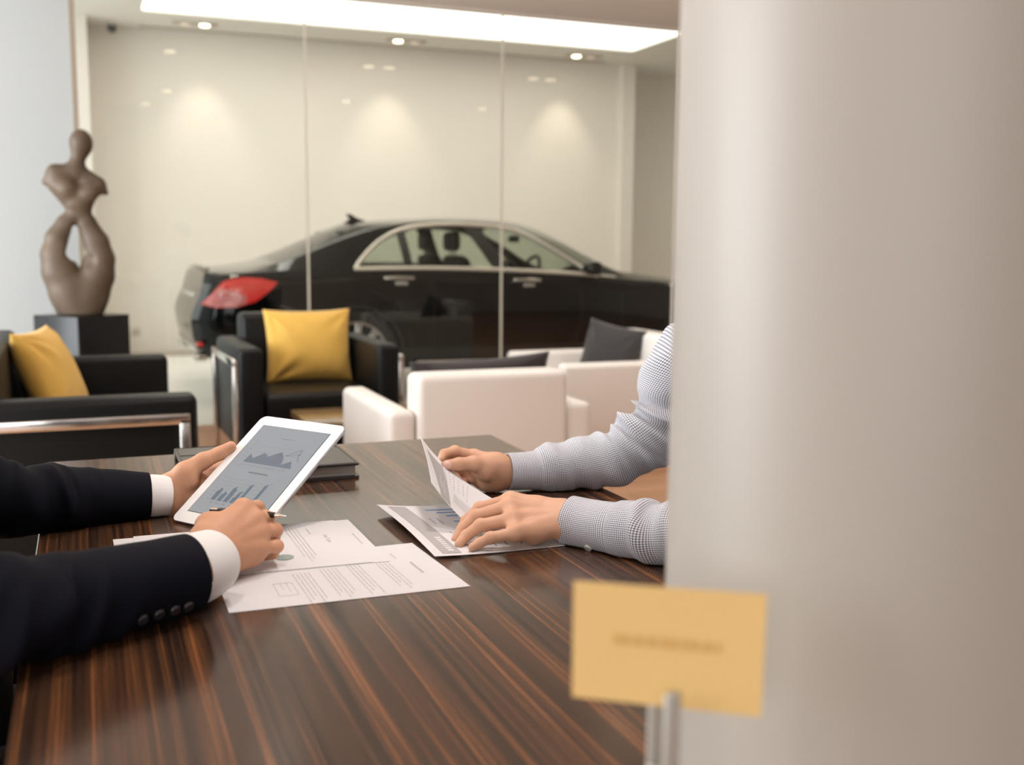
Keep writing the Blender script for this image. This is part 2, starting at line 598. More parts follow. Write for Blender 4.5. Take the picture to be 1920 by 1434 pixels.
M['lamp_lit'] = mat('lit_downlight_lens', (1, 0.9, 0.75), 0.3, emit=(1.0, 0.84, 0.62), estr=9.0)
M['lamp_dim'] = mat('dim_downlight_lens', (0.8, 0.62, 0.52), 0.3, emit=(1.0, 0.75, 0.6), estr=0.25)
M['lamp_trim'] = mat('downlight_trim', (0.45, 0.40, 0.34), 0.5)
M['slot'] = mat('air_slot_grey', (0.42, 0.38, 0.31), 0.6)
M['dark_plastic'] = mat('dark_plastic', (0.02, 0.02, 0.02), 0.3)
M['grey_plastic'] = mat('grey_plastic', (0.45, 0.44, 0.42), 0.5)
M['outlet'] = mat('cream_plastic', (0.62, 0.58, 0.48), 0.4)

# ------------------------------------------------------------------ the setting
GY = 7.2            # glass partition
WY = 12.19          # back wall of the showroom
CH = 3.41           # showroom ceiling
LC = 2.80           # lounge ceiling
struct('floor', MB().box((-7, -3.6, -0.05), (9, 7.18, 0.0)), M['floor'], smooth=False)
struct('floor.001', MB().box((-7, 7.18, -0.05), (9, 13.4, 0.0)), M['tile'], smooth=False)
struct('trim_1', MB().box((0.15, 11.75, -0.01), (6.43, WY, 0.012)), M['base_reflection'], smooth=False)  # flat tan strip painted for the baseboard and its reflection in the tiles
struct('wall_back', MB().box((0.12, WY, 0.0), (6.43, WY + 0.12, CH)), M['wall_cream'], smooth=False)
struct('trim_2', MB().box((-0.10, 11.72, 0.0), (0.125, WY + 0.1, CH)), M['wall_cream'], smooth=False)
struct('trim_3', MB().box((6.28, WY - 0.12, 0.0), (6.45, WY + 0.1, CH)), M['wall_cream'], smooth=False)
struct('wall_right', MB().box((6.4, 12.75, 0.0), (9.0, 12.87, CH)), M['wall_cream'], smooth=False)
struct('ceiling', MB().box((-7, -3.6, LC), (9, GY - 0.02, LC + 0.06)), M['soffit'], smooth=False)
struct('trim_4', MB().box((-7, GY - 0.02, LC - 0.01), (9, GY + 0.06, CH + 0.06)), M['soffit'], smooth=False)
struct('wall_side.003', MB().box((7.0, GY - 0.1, 0.0), (8.9, GY + 0.02, LC)), M['wall_cream'], smooth=False)
struct('wall_rear', MB().box((0.9, -3.6, 0.0), (9, -3.5, LC)), M['soffit'], smooth=False)
struct('wall_side', MB().box((8.9, -3.6, 0.0), (9, GY - 0.1, LC)), M['soffit'], smooth=False)
struct('wall_side.001', MB().box((8.9, GY, 0.0), (9, 13.4, CH)), M['wall_cream'], smooth=False)
struct('wall_side.002', MB().box((-3.3, GY + 0.1, 0.0), (-3.2, 13.4, CH)), M['wall_cream'], smooth=False)
struct('wall_back.001', MB().box((-3.2, WY, 0.0), (-0.1, WY + 0.12, CH)), M['wall_white'], smooth=False)
# showroom ceiling with the opening of the light panel
cmb = MB()
PX0, PX1, PY0, PY1 = 0.62, 5.98, 10.08, 11.28
cmb.box((-7, GY + 0.06, CH), (9, PY0, CH + 0.06)).box((-7, PY1, CH), (9, 13.4, CH + 0.06))
cmb.box((-7, PY0, CH), (PX0, PY1, CH + 0.06)).box((PX1, PY0, CH), (9, PY1, CH + 0.06))
struct('ceiling.001', cmb, M['ceiling'], smooth=False)
# the white wall left of the glass, and its edge profile
struct('wall_left', MB().box((-3.2, GY - 0.12, 0.0), (-0.02, GY + 0.1, LC)), M['wall_white'], smooth=False)
struct('trim_5', MB().box((-0.02, GY - 0.13, 0.0), (0.012, GY + 0.05, LC)), M['joint_dark'], smooth=False)
# frameless glass panes
xs = [0.012, 1.404, 2.793, 4.207, 5.61, 7.0]
for i in range(5):
    p = struct('window_%d' % (i + 1), MB().box((xs[i] + 0.006, GY - 0.005, 0.0), (xs[i + 1] - 0.006, GY + 0.005, LC)), M['pane'], smooth=False)
    j = MB().box((xs[i + 1] - 0.006, GY - 0.008, 0.0), (xs[i + 1] + 0.006, GY + 0.008, LC)).build('joint', M['joint'], p, smooth=False)
# round white column close to the camera on the right
struct('column', MB().lathe([(0.16, 0.0), (0.16, LC)], 96, (0.5185, 0.5690, 0)), M['column'], angle=30)

# ------------------------------------------------------------------ ceiling fixtures
o = MB().box((PX0, PY0, CH + 0.02), (PX1, PY1, CH + 0.05)).build('light_panel', M['lit_panel'], smooth=False)
tag(o, 'long bright rectangular light panel set in the showroom ceiling above the car', 'ceiling light')
o = MB().box((0.64, 12.0, CH - 0.012), (6.0, 12.05, CH + 0.002)).build('air_vent', M['slot'], smooth=False)
tag(o, 'thin grey slot air vent running along the showroom ceiling by the back wall', 'vent')


def downlight(x, y, z, label, lit, group, aim=None, power=40, cone=75, name='ceiling_light', color=WARM, soft=0.04):
    t = thing(name, label, 'ceiling light', (x, y, z), 0, group)
    n = len(lit)
    fr = MB().box((-0.10 * n - 0.02, -0.075, -0.012), (0.10 * n + 0.02, 0.075, 0.004), 0.006)
    fr.build('frame', M['lamp_trim'], t)
    for k in range(n):
        cx = (k - (n - 1) / 2) * 0.19
        MB().lathe([(0.045, -0.022), (0.05, -0.012), (0.05, -0.008)], 20, (cx, 0, 0)).build('lens', M['lamp_lit'] if lit[k] else M['lamp_dim'], t)
        if lit[k] and aim is not None:
            l = lamp('downlight_beam', 'SPOT', (x + cx, y, z - 0.05), power, color, aim, spot_size=math.radians(cone), spot_blend=0.9, shadow_soft_size=soft)
    return t


downlight(1.16, 11.68, CH, 'twin recessed downlight in the showroom ceiling nearest the security camera', (0, 1), 'showroom twin downlights', (0, 0.33, -1), 27, 62)
downlight(3.40, 11.69, CH, 'twin recessed downlight above the middle of the car in the showroom ceiling', (1, 0), 'showroom twin downlights', (0, 0.33, -1), 27, 62)
downlight(5.58, 11.74, CH, 'twin recessed downlight in the showroom ceiling nearest the white column', (1, 0), 'showroom twin downlights', (0, 0.33, -1), 27, 62)
for x in (0.6, 2.6, 4.6, 6.6):
    downlight(x, 8.5, CH, 'twin downlight over the near side of the car, behind the glass', (1, 1), 'downlights over the car', (0, 0.55, -1), 38, 150)
for x, y in ((-0.05, 1.0), (0.75, 1.0)):  # unseen downlights, added to brighten the papers and hands
    downlight(x, y, LC, 'added downlight over the conference table, brightening the papers', (1,), 'added downlights over the table', (0.0, 0.05, -1), 34, 140, color=(1.0, 0.98, 0.99), soft=0.10)
for x, y, lit in [(0.75, 4.71, (1,)), (2.57, 4.67, (1, 1)), (4.2, 4.63, (1, 1)), (2.83, 2.24, (1,)), (4.45, 2.27, (1,)), (0.9, 2.24, (1,))]:
    downlight(x, y, LC, 'round downlight in the taupe lounge ceiling above the seating', lit, 'lounge downlights', (0, 0, -1), 46 if len(lit) == 2 else 80, 130, color=(1.0, 0.94, 0.88), soft=0.12)

t = thing('security_camera', 'small dark security camera under the showroom ceiling corner', 'camera', (0.37, 12.0, CH))
MB().cyl((0, 0, 0), (0, 0, -0.03), 0.045).build('mount', M['grey_plastic'], t)
MB().lathe([(0.002, -0.10), (0.03, -0.09), (0.045, -0.065), (0.048, -0.03)], 20).build('dome', M['dark_plastic'], t)

t = thing('wall_outlet', 'small cream power outlet low on the showroom back wall', 'outlet', (0.50, WY, 0.24))
MB().box((-0.045, -0.012, -0.045), (0.045, 0, 0.045), 0.006).build('cover_plate', M['outlet'], t)
MB().box((-0.022, -0.016, -0.022), (0.022, -0.010, 0.022), 0.003).build('socket', M['grey_plastic'], t)

# ------------------------------------------------------------------ conference table
TZ = 0.76
t = thing('conference_table', 'large glossy ebony striped conference table in the foreground', 'table', (0.386, 1.475, 0))
MB().box((-0.464, -0.740, TZ - 0.045), (0.464, 0.775, TZ), 0.002, 1).build('tabletop', M['table'], t, angle=10)
for sx in (-1, 1):
    for sy in (-1, 1):
        MB().rbox((sx * 0.39, sy * 0.66, (TZ - 0.045) / 2), (0.07, 0.07, TZ - 0.045), 0.004).build('leg', M['table_edge'], t)
for s in (-1, 1):
    MB().box((-0.355, s * 0.66 - 0.015, TZ - 0.13), (0.355, s * 0.66 + 0.015, TZ - 0.045), 0.002).build('apron', M['table_edge'], t)


# ------------------------------------------------------------------ lounge furniture
def pillow_mb(wd, ht, th, seed=0, n=44, pinch=0.07):
    g = np.random.default_rng(seed)
    u = np.linspace(-1, 1, n)
    U, V = np.meshgrid(u, u, indexing='ij')
    edge_u = 1 - pinch * (1 - V**2)
    edge_v = 1 - pinch * (1 - U**2)
    X = U * edge_u * wd / 2
    Z = V * edge_v * ht / 2
    prof = np.clip((1 - np.abs(U)**2.6) * (1 - np.abs(V)**2.6), 0, 1) ** 0.55
    fold = np.zeros_like(U)
    for k in range(6):
        ang = g.uniform(0, 2 * PI)
        cu, cv = 0.9 * np.sign(np.cos(ang)), 0.9 * np.sign(np.sin(ang))
        d = np.hypot(U - cu, V - cv)
        th_ = np.arctan2(V - cv, U - cu)
        fold += 0.11 * np.cos(th_ * g.integers(6, 10) + g.uniform(0, 6)) * np.exp(-(d / 0.6)**2)
    T = th / 2 * prof * (1 + fold)
    mb = MB()
    front = np.stack([X, -T, Z], -1)
    back = np.stack([X, T, Z], -1)
    mb.grid(front)
    mb.grid(back, flip=True)
    # seam piping
    return mb


def pillow(name, label, m, wd, ht, th, loc, rot, seed, group):
    mb = pillow_mb(wd, ht, th, seed)
    o = mb.build(name, m, angle=80)
    bm = bmesh.new(); bm.from_mesh(o.data)
    bmesh.ops.remove_doubles(bm, verts=bm.verts[:], dist=1e-5)
    bmesh.ops.recalc_face_normals(bm, faces=bm.faces[:])
    bm.to_mesh(o.data); bm.free()
    o.location = Vector(loc)
    o.rotation_euler = rot
    return tag(o, label, 'cushion', group)


def club_chair(name, label, cat, loc, rotz, leather, W, D, arm_h, back_h, arm_w, back_t, seat_h, chrome, seats=1, group=None):
    """faces local -Y; origin on the floor under the middle of the front edge"""
    t = thing(name, label, cat, loc, rotz, group)
    z0 = 0.17 if chrome else 0.06
    for s in (-1, 1):
        a = MB()
        x0, x1 = (W / 2 - arm_w, W / 2) if s > 0 else (-W / 2, -W / 2 + arm_w)
        a.box((x0, 0, z0), (x1, D - (0 if chrome else 0.002), arm_h), 0.028, 5)
        a.build('armrest', leather, t)
    b = MB()
    b.box((-W / 2 + arm_w + 0.002, D - back_t, z0), (W / 2 - arm_w - 0.002, D + (0.012 if not chrome else 0.01), back_h), 0.03, 5)
    if chrome:
        b.v[-1][:, 1] += (b.v[-1][:, 2] - z0) * 0.05
    bo = b.build('backrest', leather, t)
    iw = W - 2 * arm_w
    for k in range(seats):
        x0 = -iw / 2 + k * iw / seats
        c = MB().box((x0 + 0.003, 0.015, seat_h - 0.15), (x0 + iw / seats - 0.003, D - back_t + 0.005, seat_h), 0.035, 5)
        V = c.v[-1]
        V[:, 2] += np.where(V[:, 2] > seat_h - 0.06, 0.012 * np.cos((V[:, 0] - x0 - iw / seats / 2) / (iw / seats) * PI), 0)
        c.build('seat_cushion', leather, t)
    MB().box((-iw / 2, 0.02, z0), (iw / 2, D - back_t, seat_h - 0.15), 0.01).build('base', leather, t)
    if chrome:
        for s in (-1, 1):
            x = s * (W / 2 + 0.014)
            f = MB()
            zt = arm_h - 0.075
            y0, y1 = 0.045, D - 0.03
            f.box((x - 0.013, y0 - 0.018, zt - 0.018), (x + 0.013, y1 + 0.018, zt + 0.018), 0.005)
            f.box((x - 0.013, y0 - 0.018, 0.0), (x + 0.013, y0 + 0.018, zt), 0.005)
            f.box((x - 0.013, y1 - 0.018, 0.0), (x + 0.013, y1 + 0.018, zt), 0.005)
            f.build('side_frame', M['chrome'], t)
    else:
        for sx in (-1, 1):
            for y in (0.07, D - 0.07):
                MB().cyl((sx * (W / 2 - 0.07), y, 0), (sx * (W / 2 - 0.07), y, z0), 0.02).build('leg', M['chrome'], t)
    return t


# black armchair facing the table, between the glass and the coffee table
club_chair('armchair', 'black leather armchair with chrome side frames and a square mustard cushion, before the car', 'armchair',
           (1.07, 5.18, 0), 0.02, M['black_leather'], 0.80, 0.80, 0.69, 0.815, 0.115, 0.17, 0.46, True, group='lounge seats')
pillow('cushion', 'square mustard yellow cushion upright in the black armchair by the car', M['mustard'], 0.47, 0.40, 0.18,
       (1.105, 5.70, 0.645), (math.radians(-10), 0, 0.02), 3, 'mustard cushions')
# black two-seat sofa seen from its side, facing right
club_chair('sofa', 'black leather two-seat sofa with chrome side frame, at the left seen from its side', 'sofa',
           (0.335, 4.37, 0), PI / 2, M['black_leather'], 1.46, 0.78, 0.69, 0.82, 0.12, 0.20, 0.46, True, seats=2, group='lounge seats')
pillow('cushion', 'mustard yellow cushion leaning on the back of the black sofa at the left', M['mustard'], 0.46, 0.42, 0.17,
       (-0.135, 4.62, 0.65), (math.radians(-22), math.radians(0), PI / 2 - 0.25), 5, 'mustard cushions')
# white armchairs
club_chair('armchair', 'white leather armchair with its back to the table and a grey cushion peeking over', 'armchair',
           (1.415, 4.47, 0), PI, M['white_leather'], 0.82, 0.76, 0.585, 0.715, 0.105, 0.15, 0.38, False, group='lounge seats')
pillow('cushion', 'charcoal cushion whose top edge shows above the back of the white armchair', M['charcoal'], 0.60, 0.38, 0.15,
       (1.475, 4.03, 0.560), (math.radians(10), math.radians(-2.5), 0), 8, 'charcoal cushions')
club_chair('armchair', 'white leather armchair seen from its side, beside the white column, grey cushion inside', 'armchair',
           (2.29, 5.41, 0), -PI / 2, M['white_leather'], 0.82, 0.80, 0.575, 0.70, 0.105, 0.16, 0.38, False, group='lounge seats')
pillow('cushion', 'charcoal cushion standing on its corner in the white armchair beside the white column', M['charcoal'], 0.38, 0.38, 0.14,
       (2.80, 5.48, 0.56), (math.radians(-14), math.radians(9), -PI / 2 + 0.55), 11, 'charcoal cushions')
# coffee table
t = thing('coffee_table', 'low brown wood coffee table in front of the black armchair', 'table', (1.32, 4.73, 0))
MB().box((-0.45, -0.22, 0.385), (0.45, 0.22, 0.42), 0.003).build('tabletop', M['brown_wood'], t)
for sx in (-1, 1):
    for sy in (-1, 1):
        MB().rbox((sx * 0.40, sy * 0.18, 0.1925), (0.05, 0.05, 0.385), 0.003).build('leg', M['table_edge'], t)

# ------------------------------------------------------------------ pedestal and statue
PCX, PCY = -0.02, 6.62
t = thing('pedestal', 'black lacquered square pedestal under the abstract statue', 'pedestal', (PCX, PCY, 0), math.radians(45 - 5))
MB().box((-0.182, -0.182, 0), (0.182, 0.182, 0.775), 0.003).build('plinth', M['black_lacquer'], t)
MB().box((-0.17, -0.17, 0.0), (0.17, 0.17, 0.04), 0.002).build('foot', M['dark_plastic'], t)


def statue():
    Y0 = PCY
    h = 0.008
    q = lambda px, py, dy=0.0: at(px, py, Y0 + dy)
    s = 1 / 292.0       # metres per photo pixel at that distance
    prims = []
    lo = np.array([PCX - 0.30, Y0 - 0.22, 0.74])
    hi = np.array([PCX + 0.30, Y0 + 0.22, 1.98])
    P0 = sd_grid(lo, hi, h)
    P = P0.copy()
    P[..., 1] = Y0 + (P0[..., 1] - Y0) * 1.22           # the figure is a little shallower than wide

    def chain(pts, k=0.012):
        d_ = None
        for (a0, a1, ra), (b0, b1, rb) in zip(pts[:-1], pts[1:]):
            e = cone_sd(P, q(a0, a1), q(b0, b1), ra * s, rb * s)
            d_ = e if d_ is None else smin(d_, e, k)
        return d_
    d = ell_sd(P, q(152, 268), (18.5 * s, 20 * s, 22.5 * s))
    d = smin(d, chain([(150, 285, 11), (141, 316, 13)]), 0.03)
    ch = chain([(138, 324, 15), (104, 325, 15), (83, 341, 4.5)])
    ch = smin(ch, chain([(148, 324, 14), (183, 348, 14), (198, 361, 5)]), 0.02)
    ch = smin(ch, chain([(112, 343, 20), (140, 374, 21)]), 0.03)
    ch = smin(ch, chain([(166, 356, 17), (150, 380, 18)]), 0.03)
    ch = smin(ch, ell_sd(P, q(126, 354, -0.05), (13 * s, 12 * s, 12 * s)), 0.035)
    ch = smin(ch, ell_sd(P, q(167, 363, -0.05), (14 * s, 12 * s, 13 * s)), 0.035)
    d = smin(d, ch, 0.03)
    wl = chain([(147, 384, 21), (141, 402, 14), (123, 420, 15), (107, 447, 18.5), (106, 478, 25), (113, 510, 29), (130, 545, 33), (152, 590, 33)])
    wr_ = chain([(149, 384, 21), (154, 402, 15), (163, 420, 16), (180, 454, 21), (186, 485, 25), (182, 516, 28), (168, 548, 32), (153, 590, 33)])
    low = smin(smin(wl, wr_, 0.014), ell_sd(P, q(149, 556, -0.01), (40 * s, 32 * s, 38 * s)), 0.035)
    d = smin(d, low, 0.02)
    Pf = P.copy()
    Pf[..., 1] = Y0
    hole = cone_sd(Pf, q(140, 427), q(142, 472), 4 * s, 15.5 * s)
    hole = smin(hole, cone_sd(P, q(168, 482, -0.17), q(160, 486, -0.12), 26 * s, 20 * s), 0.02)
    d = -smin(-d, hole, 0.012)
    P = P0
    d = np.maximum(d, 0.777 - P[..., 2])
    V, Q = nets(d, lo, h)
    o = MB().add(V, Q).build('statue', M['stone'], None, origin=(PCX, PCY, 0.775), angle=0, fix=False)
    return tag(o, 'abstract twisted bronze coloured figure statue on the black pedestal', 'statue')


statue()

# ------------------------------------------------------------------ black saloon car behind the glass
def car():
    CX, CY = 0.72, 8.95
    root = thing('car', 'glossy black saloon car parked in the showroom behind the glass', 'car', (CX, CY, 0))
    L_ = 5.1
    st = np.linspace(0, L_, 411)
    zt = pchip([0, .15, .3, .56, .77, 1.0, 1.23, 1.39, 1.77, 2.17, 2.57, 2.73, 2.90, 3.16, 3.43, 3.72, 3.98, 4.36, 4.8, 5.0, 5.1],
               [.985, 1.005, 1.015, 1.05, 1.115, 1.218, 1.321, 1.367, 1.40, 1.417, 1.41, 1.40, 1.366, 1.27, 1.133, .985, .945, .895, .79, .66, .5])
    zb = pchip([0, .2, .6, 1.19, 1.67, 2.42, 2.9, 3.13, 3.37, 4.36, 4.9, 5.1], [.945, .965, .985, .995, 1.0, .985, .962, .948, .928, .84, .70, .48])
    zr = pchip([0, .3, .6, .9, 1.1, 1.3, 1.5, 1.77, 2.0, 2.21, 2.45, 2.61, 2.77, 2.93, 3.09, 3.25, 3.4, 3.72, 4.36, 4.9, 5.1],
               [.965, .985, 1.03, 1.125, 1.20, 1.265, 1.322, 1.366, 1.382, 1.382, 1.367, 1.340, 1.280, 1.195, 1.10, 1.005, .945, .91, .852, .705, .485])
    wm = pchip([0, .06, .15, .3, .6, 1.2, 2.5, 4.2, 4.7, 4.95, 5.1], [.76, .82, .875, .915, .94, .95, .95, .945, .90, .80, .62])
    wr = pchip([0, .3, .7, 1.1, 1.5, 2.0, 2.6, 3.0, 3.4, 3.8, 5.1], [.70, .74, .70, .655, .625, .615, .62, .66, .72, .74, .50])
    zbot = pchip([0, .15, .45, .8, 4.3, 4.8, 5.1], [.36, .30, .24, .22, .21, .22, .26])
    NL, NS, NC = 22, 16, 14

    def ring(s):
        w, b, r, top, bot = wm(s), zb(s), zr(s), zt(s), zbot(s)
        wb = w * .925
        fz = pchip([0, .10, .28, .52, .76, .87, .925, .965, 1.0], [.88, .945, .975, 1.0, .998, .993, .982, .960, .925])
        tl = np.linspace(0, 1, NL)
        lowz = bot + (b - bot) * tl
        lowv = w * fz(tl)
        ts = np.linspace(0, 1, NS + 1)[1:]
        sidz = b + (r - b) * ts
        sidv = wb + (wr(s) - wb) * ts + 0.018 * np.sin(PI * ts) * min(1, (r - b) / 0.25)
        tc_ = np.linspace(1, 0, NC + 1)[1:]
        crv = wr(s) * tc_
        crz = r + (top - r) * (1 - tc_**2.4)
        z = np.concatenate([lowz, sidz, crz])
        v = np.concatenate([lowv, sidv, crv])
        return z, v

    rings = [ring(s) for s in st]

    def xshift(s, z):
        k = np.clip(1 - s / 0.7, 0, 1)
        rear = np.interp(z, [.25, .36, .5, .62, .72, .80, .95, 1.02], [.15, .06, .015, .0, .03, .075, .12, .15])
        return s + rear * k * 0.9

    def side_v(s, z):
        i = np.clip(np.searchsorted(st, s), 1, len(st) - 1)
        zz, vv = rings[i]
        n = NL + NS
        return float(np.interp(z, zz[:n], vv[:n]))

    def near(s, z, off=0.0):
        return (float(xshift(np.array(s), np.array(z))), -(side_v(s, z) + off), z)

    dlo = [(1.215, 1.0), (1.25, 1.045), (1.31, 1.105), (1.38, 1.165), (1.46, 1.222), (1.60, 1.290), (1.77, 1.332), (2.0, 1.352), (2.21, 1.352), (2.45, 1.337),
           (2.61, 1.310), (2.77, 1.248), (2.93, 1.163), (3.09, 1.068), (3.18, 1.010), (3.255, .957)]
    bot_line = [(3.13, .958), (2.9, .972), (2.42, .993), (1.67, 1.008), (1.4, 1.006)]
    win_poly = np.array(dlo + bot_line)

    def inside(poly, x, y):
        c = np.zeros(x.shape, bool)
        n = len(poly)
        for i in range(n):
            x1, y1 = poly[i]
            x2, y2 = poly[(i + 1) % n]
            m = ((y1 > y) != (y2 > y)) & (x < (x2 - x1) * (y - y1) / (y2 - y1 + 1e-12) + x1)
            c ^= m
        return c

    NJ = NL + NS + NC
    V = np.zeros((len(st), 2 * NJ - 1, 3))
    for i, s in enumerate(st):
        z, v = rings[i]
        zz = np.concatenate([z, z[-2::-1]])
        vv = np.concatenate([-v, v[-2::-1]])
        V[i, :, 0] = xshift(np.full(zz.shape, s), zz)
        V[i, :, 1] = vv
        V[i, :, 2] = zz
    a, b = V.shape[:2]
    faces, mi = [], []
    ws = (1.2, 4.24)
    WZ = 0.345
    for i in range(a - 1):
        sm = (st[i] + st[i + 1]) / 2
        for j in range(b - 1):
            zc = V[i:i + 2, j:j + 2, 2].mean()
            jj = min(j, b - 2 - j)
            k = 0
            if jj < NL - 1:
                if any((sm - c) ** 2 + (zc - WZ) ** 2 < 0.372 ** 2 for c in ws):
                    continue
            elif jj < NL + NS - 1:
                pts = V[i:i + 2, j:j + 2]
                xs_ = np.array([st[i], st[i + 1], st[i], st[i + 1]])
                zs_ = np.array([pts[0, 0, 2], pts[1, 0, 2], pts[0, 1, 2], pts[1, 1, 2]])
                if inside(win_poly, xs_, zs_).all():
                    continue
            else:
                vc = abs(V[i:i + 2, j:j + 2, 1].mean()) / float(wr(sm))
                if 2.78 < sm < 3.62 and vc < 0.93:
                    k = 1
                if 0.62 < sm < 1.36 and vc < 0.88:
                    k = 1
            faces.append((i * b + j, i * b + j + 1, (i + 1) * b + j + 1, (i + 1) * b + j))
            mi.append(k)
    for i_end in (0, a - 1):
        for j in range(b // 2):
            o_ = i_end * b
            faces.append((o_ + j, o_ + j + 1, o_ + b - 2 - j, o_ + b - 1 - j))
            mi.append(0)
    MB().add(V.reshape(-1, 3), faces, mi).build('body', [M['paint'], M['car_glass']], root, angle=35)

    def patch(poly, m, name, off, both=True, rings_n=10, parent=root, per=6):
        P = np.array(poly, float)
        c = P.mean(0)
        dense = []
        for i in range(len(P)):
            p0, p1 = P[i], P[(i + 1) % len(P)]
            for t in np.linspace(0, 1, per, endpoint=False):
                dense.append(p0 + (p1 - p0) * t)
        dense = np.array(dense)
        n = len(dense)
        res = None
        for sg in ((1, -1) if both else (1,)):
            mb = MB()
            vs = []
            for k in range(1, rings_n + 1):
                for p in c + (dense - c) * k / rings_n:
                    q = near(p[0], p[1], off)
                    vs.append((q[0], q[1] * sg, q[2]))
            q = near(c[0], c[1], off)
            vs.append((q[0], q[1] * sg, q[2]))
            fs = [(len(vs) - 1, k, (k + 1) % n) for k in range(n)]
            for r_ in range(rings_n - 1):
                for k in range(n):
                    k2 = (k + 1) % n
                    fs.append((r_ * n + k, (r_ + 1) * n + k, (r_ + 1) * n + k2, r_ * n + k2))
            mb.add(vs, fs)
            q_ = mb.build(name, m, parent[sg] if isinstance(parent, dict) else parent, angle=60)
            res = dict(res or {}, **{}) if res else {}
            res[sg] = q_
        return res

    # side glass: front door, rear door, rear quarter
    def clip(poly, x0, x1, sl):
        """part of the window outline between two slanted lines x = x0 + sl*(1.35-z)"""
        P = [np.array(p) for p in poly]
        for val, sgn in ((x0, 1), (x1, -1)):
            f = lambda p: sgn * (p[0] - (val + sl * (1.35 - p[1])))
            out = []
            for i in range(len(P)):
                p, q = P[i], P[(i + 1) % len(P)]
                if f(p) >= 0:
                    out.append(p)
                if f(p) * f(q) < 0:
                    t = f(p) / (f(p) - f(q))
                    out.append(p + (q - p) * t)
            P = out
        return P
    front_w = clip(win_poly, 2.27, 9, 0.55)
    rear_w = clip(win_poly, 1.62, 2.19, 0.0)
    # rear door glass ends at the slanted pillar
    rear_w = clip(clip(win_poly, 1.64, 9, 0.06), -9, 2.17, 0.55)
    quart = clip(win_poly, -9, 1.60, 0.06)
    patch(front_w, M['car_glass'], 'front_window', 0.002)
    patch(rear_w, M['car_glass'], 'rear_window', 0.002)
    patch(quart, M['car_glass'], 'quarter_window', 0.002)
    patch(clip(clip(win_poly, 2.15, 9, 0.55), -9, 2.29, 0.55), M['car_inside'], 'door_pillar', 0.0035)
    patch(clip(clip(win_poly, 1.585, 9, 0.06), -9, 1.655, 0.06), M['car_inside'], 'window_divider', 0.0035)

    # chrome window surround
    for sg in (1, -1):
        ch = MB()
        up = spline(np.array([near(s, z, 0.004) for s, z in dlo]), 90)
        up[:, 1] *= sg
        ch.tube(up, 0.019, 8)
        lowl = spline(np.array([near(s, z, 0.006) for s, z in [(1.205, .998), (1.5, 1.003), (1.9, 1.003), (2.42, .990), (2.9, .968), (3.13, .953), (3.28, .938)]]), 60)
        lowl[:, 1] *= sg
        ch.tube(lowl, 0.018, 8)
        ch.build('window_trim', M['satin'], root)
        ch = MB()
        tri = spline(np.array([near(s, z, 0.006) for s, z in [(3.31, .936), (3.40, .930), (3.46, .924)]]), 10)
        tri[:, 1] *= sg
        ch.tube(tri, 0.015, 8)
        ch.build('trim_strip', M['satin'], root)
        ch = MB()
        sill = spline(np.array([near(s, z, 0.004) for s, z in [(1.7, .268), (2.6, .262), (3.7, .262)]]), 20)
        sill[:, 1] *= sg
        ch.tube(sill, 0.008, 6)
        ch.build('sill_trim', M['satin'], root)
    for sg in (1, -1):
        for line in ([(2.36, .97), (2.38, .7), (2.38, .3)], [(3.36, .93), (3.46, .8), (3.48, .5), (3.46, .3)], [(1.20, .985), (1.30, .86), (1.50, .72), (1.62, .5), (1.66, .3)],
                     [(.60, .90), (.9, .905), (1.19, .93)]):
            q = spline(np.array([near(s, z, 0.0) for s, z in line]), 24)
            q[:, 1] *= sg
            MB().tube(q, 0.003, 6).build('panel_gap', M['car_inside'], root)

    for s0, z0 in ((1.43, .925), (2.50, .905)):
        for sg in (1, -1):
            hb = MB()
            pts = np.array([near(s0 + q, z0 + dz, of) for q, dz, of in [(-.005, 0, .0), (.01, .006, .028), (.11, .008, .036), (.21, .004, .028), (.225, -.002, .0)]])
            pts[:, 1] *= sg
            hb.tube(spline(pts, 24), 0.0125, 8)
            h_ = hb.build('door_handle', M['chrome'], root)
            p = np.array(near(s0 + .13, z0 - .035, .002))
            p[1] *= sg
            MB().rbox(p, (.10, .01, .028), .008).build('handle_recess', M['grey_plastic'] if False else M['brushed'], h_)

    tail = [(.03, .742), (.07, .80), (.14, .90), (.20, .925), (.32, .94), (.46, .932), (.60, .905), (.56, .86), (.525, .832), (.433, .762), (.302, .722), (.15, .716)]
    tl_ = patch(tail, M['tail_red'], 'tail_lamp', 0.006, per=5)
    patch([(.04, .742), (.07, .79), (.12, .86), (.24, .85), (.36, .79), (.36, .745), (.30, .726), (.15, .72)], M['tail_pink'], 'reflector', 0.010, parent=tl_)

    # rear face: chrome strip, plate, bumper reflectors, exhaust trim
    zs = .80
    x_r = float(xshift(np.array(0.0), np.array(zs))) - .012
    MB().box((x_r - .01, -.46, .775), (x_r + .02, .46, .80), .006).build('trunk_strip', M['chrome'], root)
    xb = float(xshift(np.array(0.0), np.array(.40))) - .006
    MB().box((xb - .012, -.78, .385), (xb + .02, .78, .410), .006).build('bumper_strip', M['chrome'], root)
    MB().box((xb - .016, -.74, .31), (xb + .08, -.44, .36), .012).build('exhaust_trim', M['chrome'], root)
    MB().box((xb - .016, .44, .31), (xb + .08, .74, .36), .012).build('exhaust_trim', M['chrome'], root)
    MB().box((x_r - .012, -.26, .63), (x_r + .03, .26, .74), .004).build('number_plate', M['plate'], root)
    for sg in (1, -1):
        MB().rbox((xb + .02, sg * .73, .445), (.05, .18, .03), .01).build('bumper_reflector', M['tail_red'], root)
    lip = [(float(xshift(np.array(.02), np.array(1.0))), v, .992 + .012 * (1 - (v / .66) ** 2)) for v in np.linspace(-.66, .66, 24)]
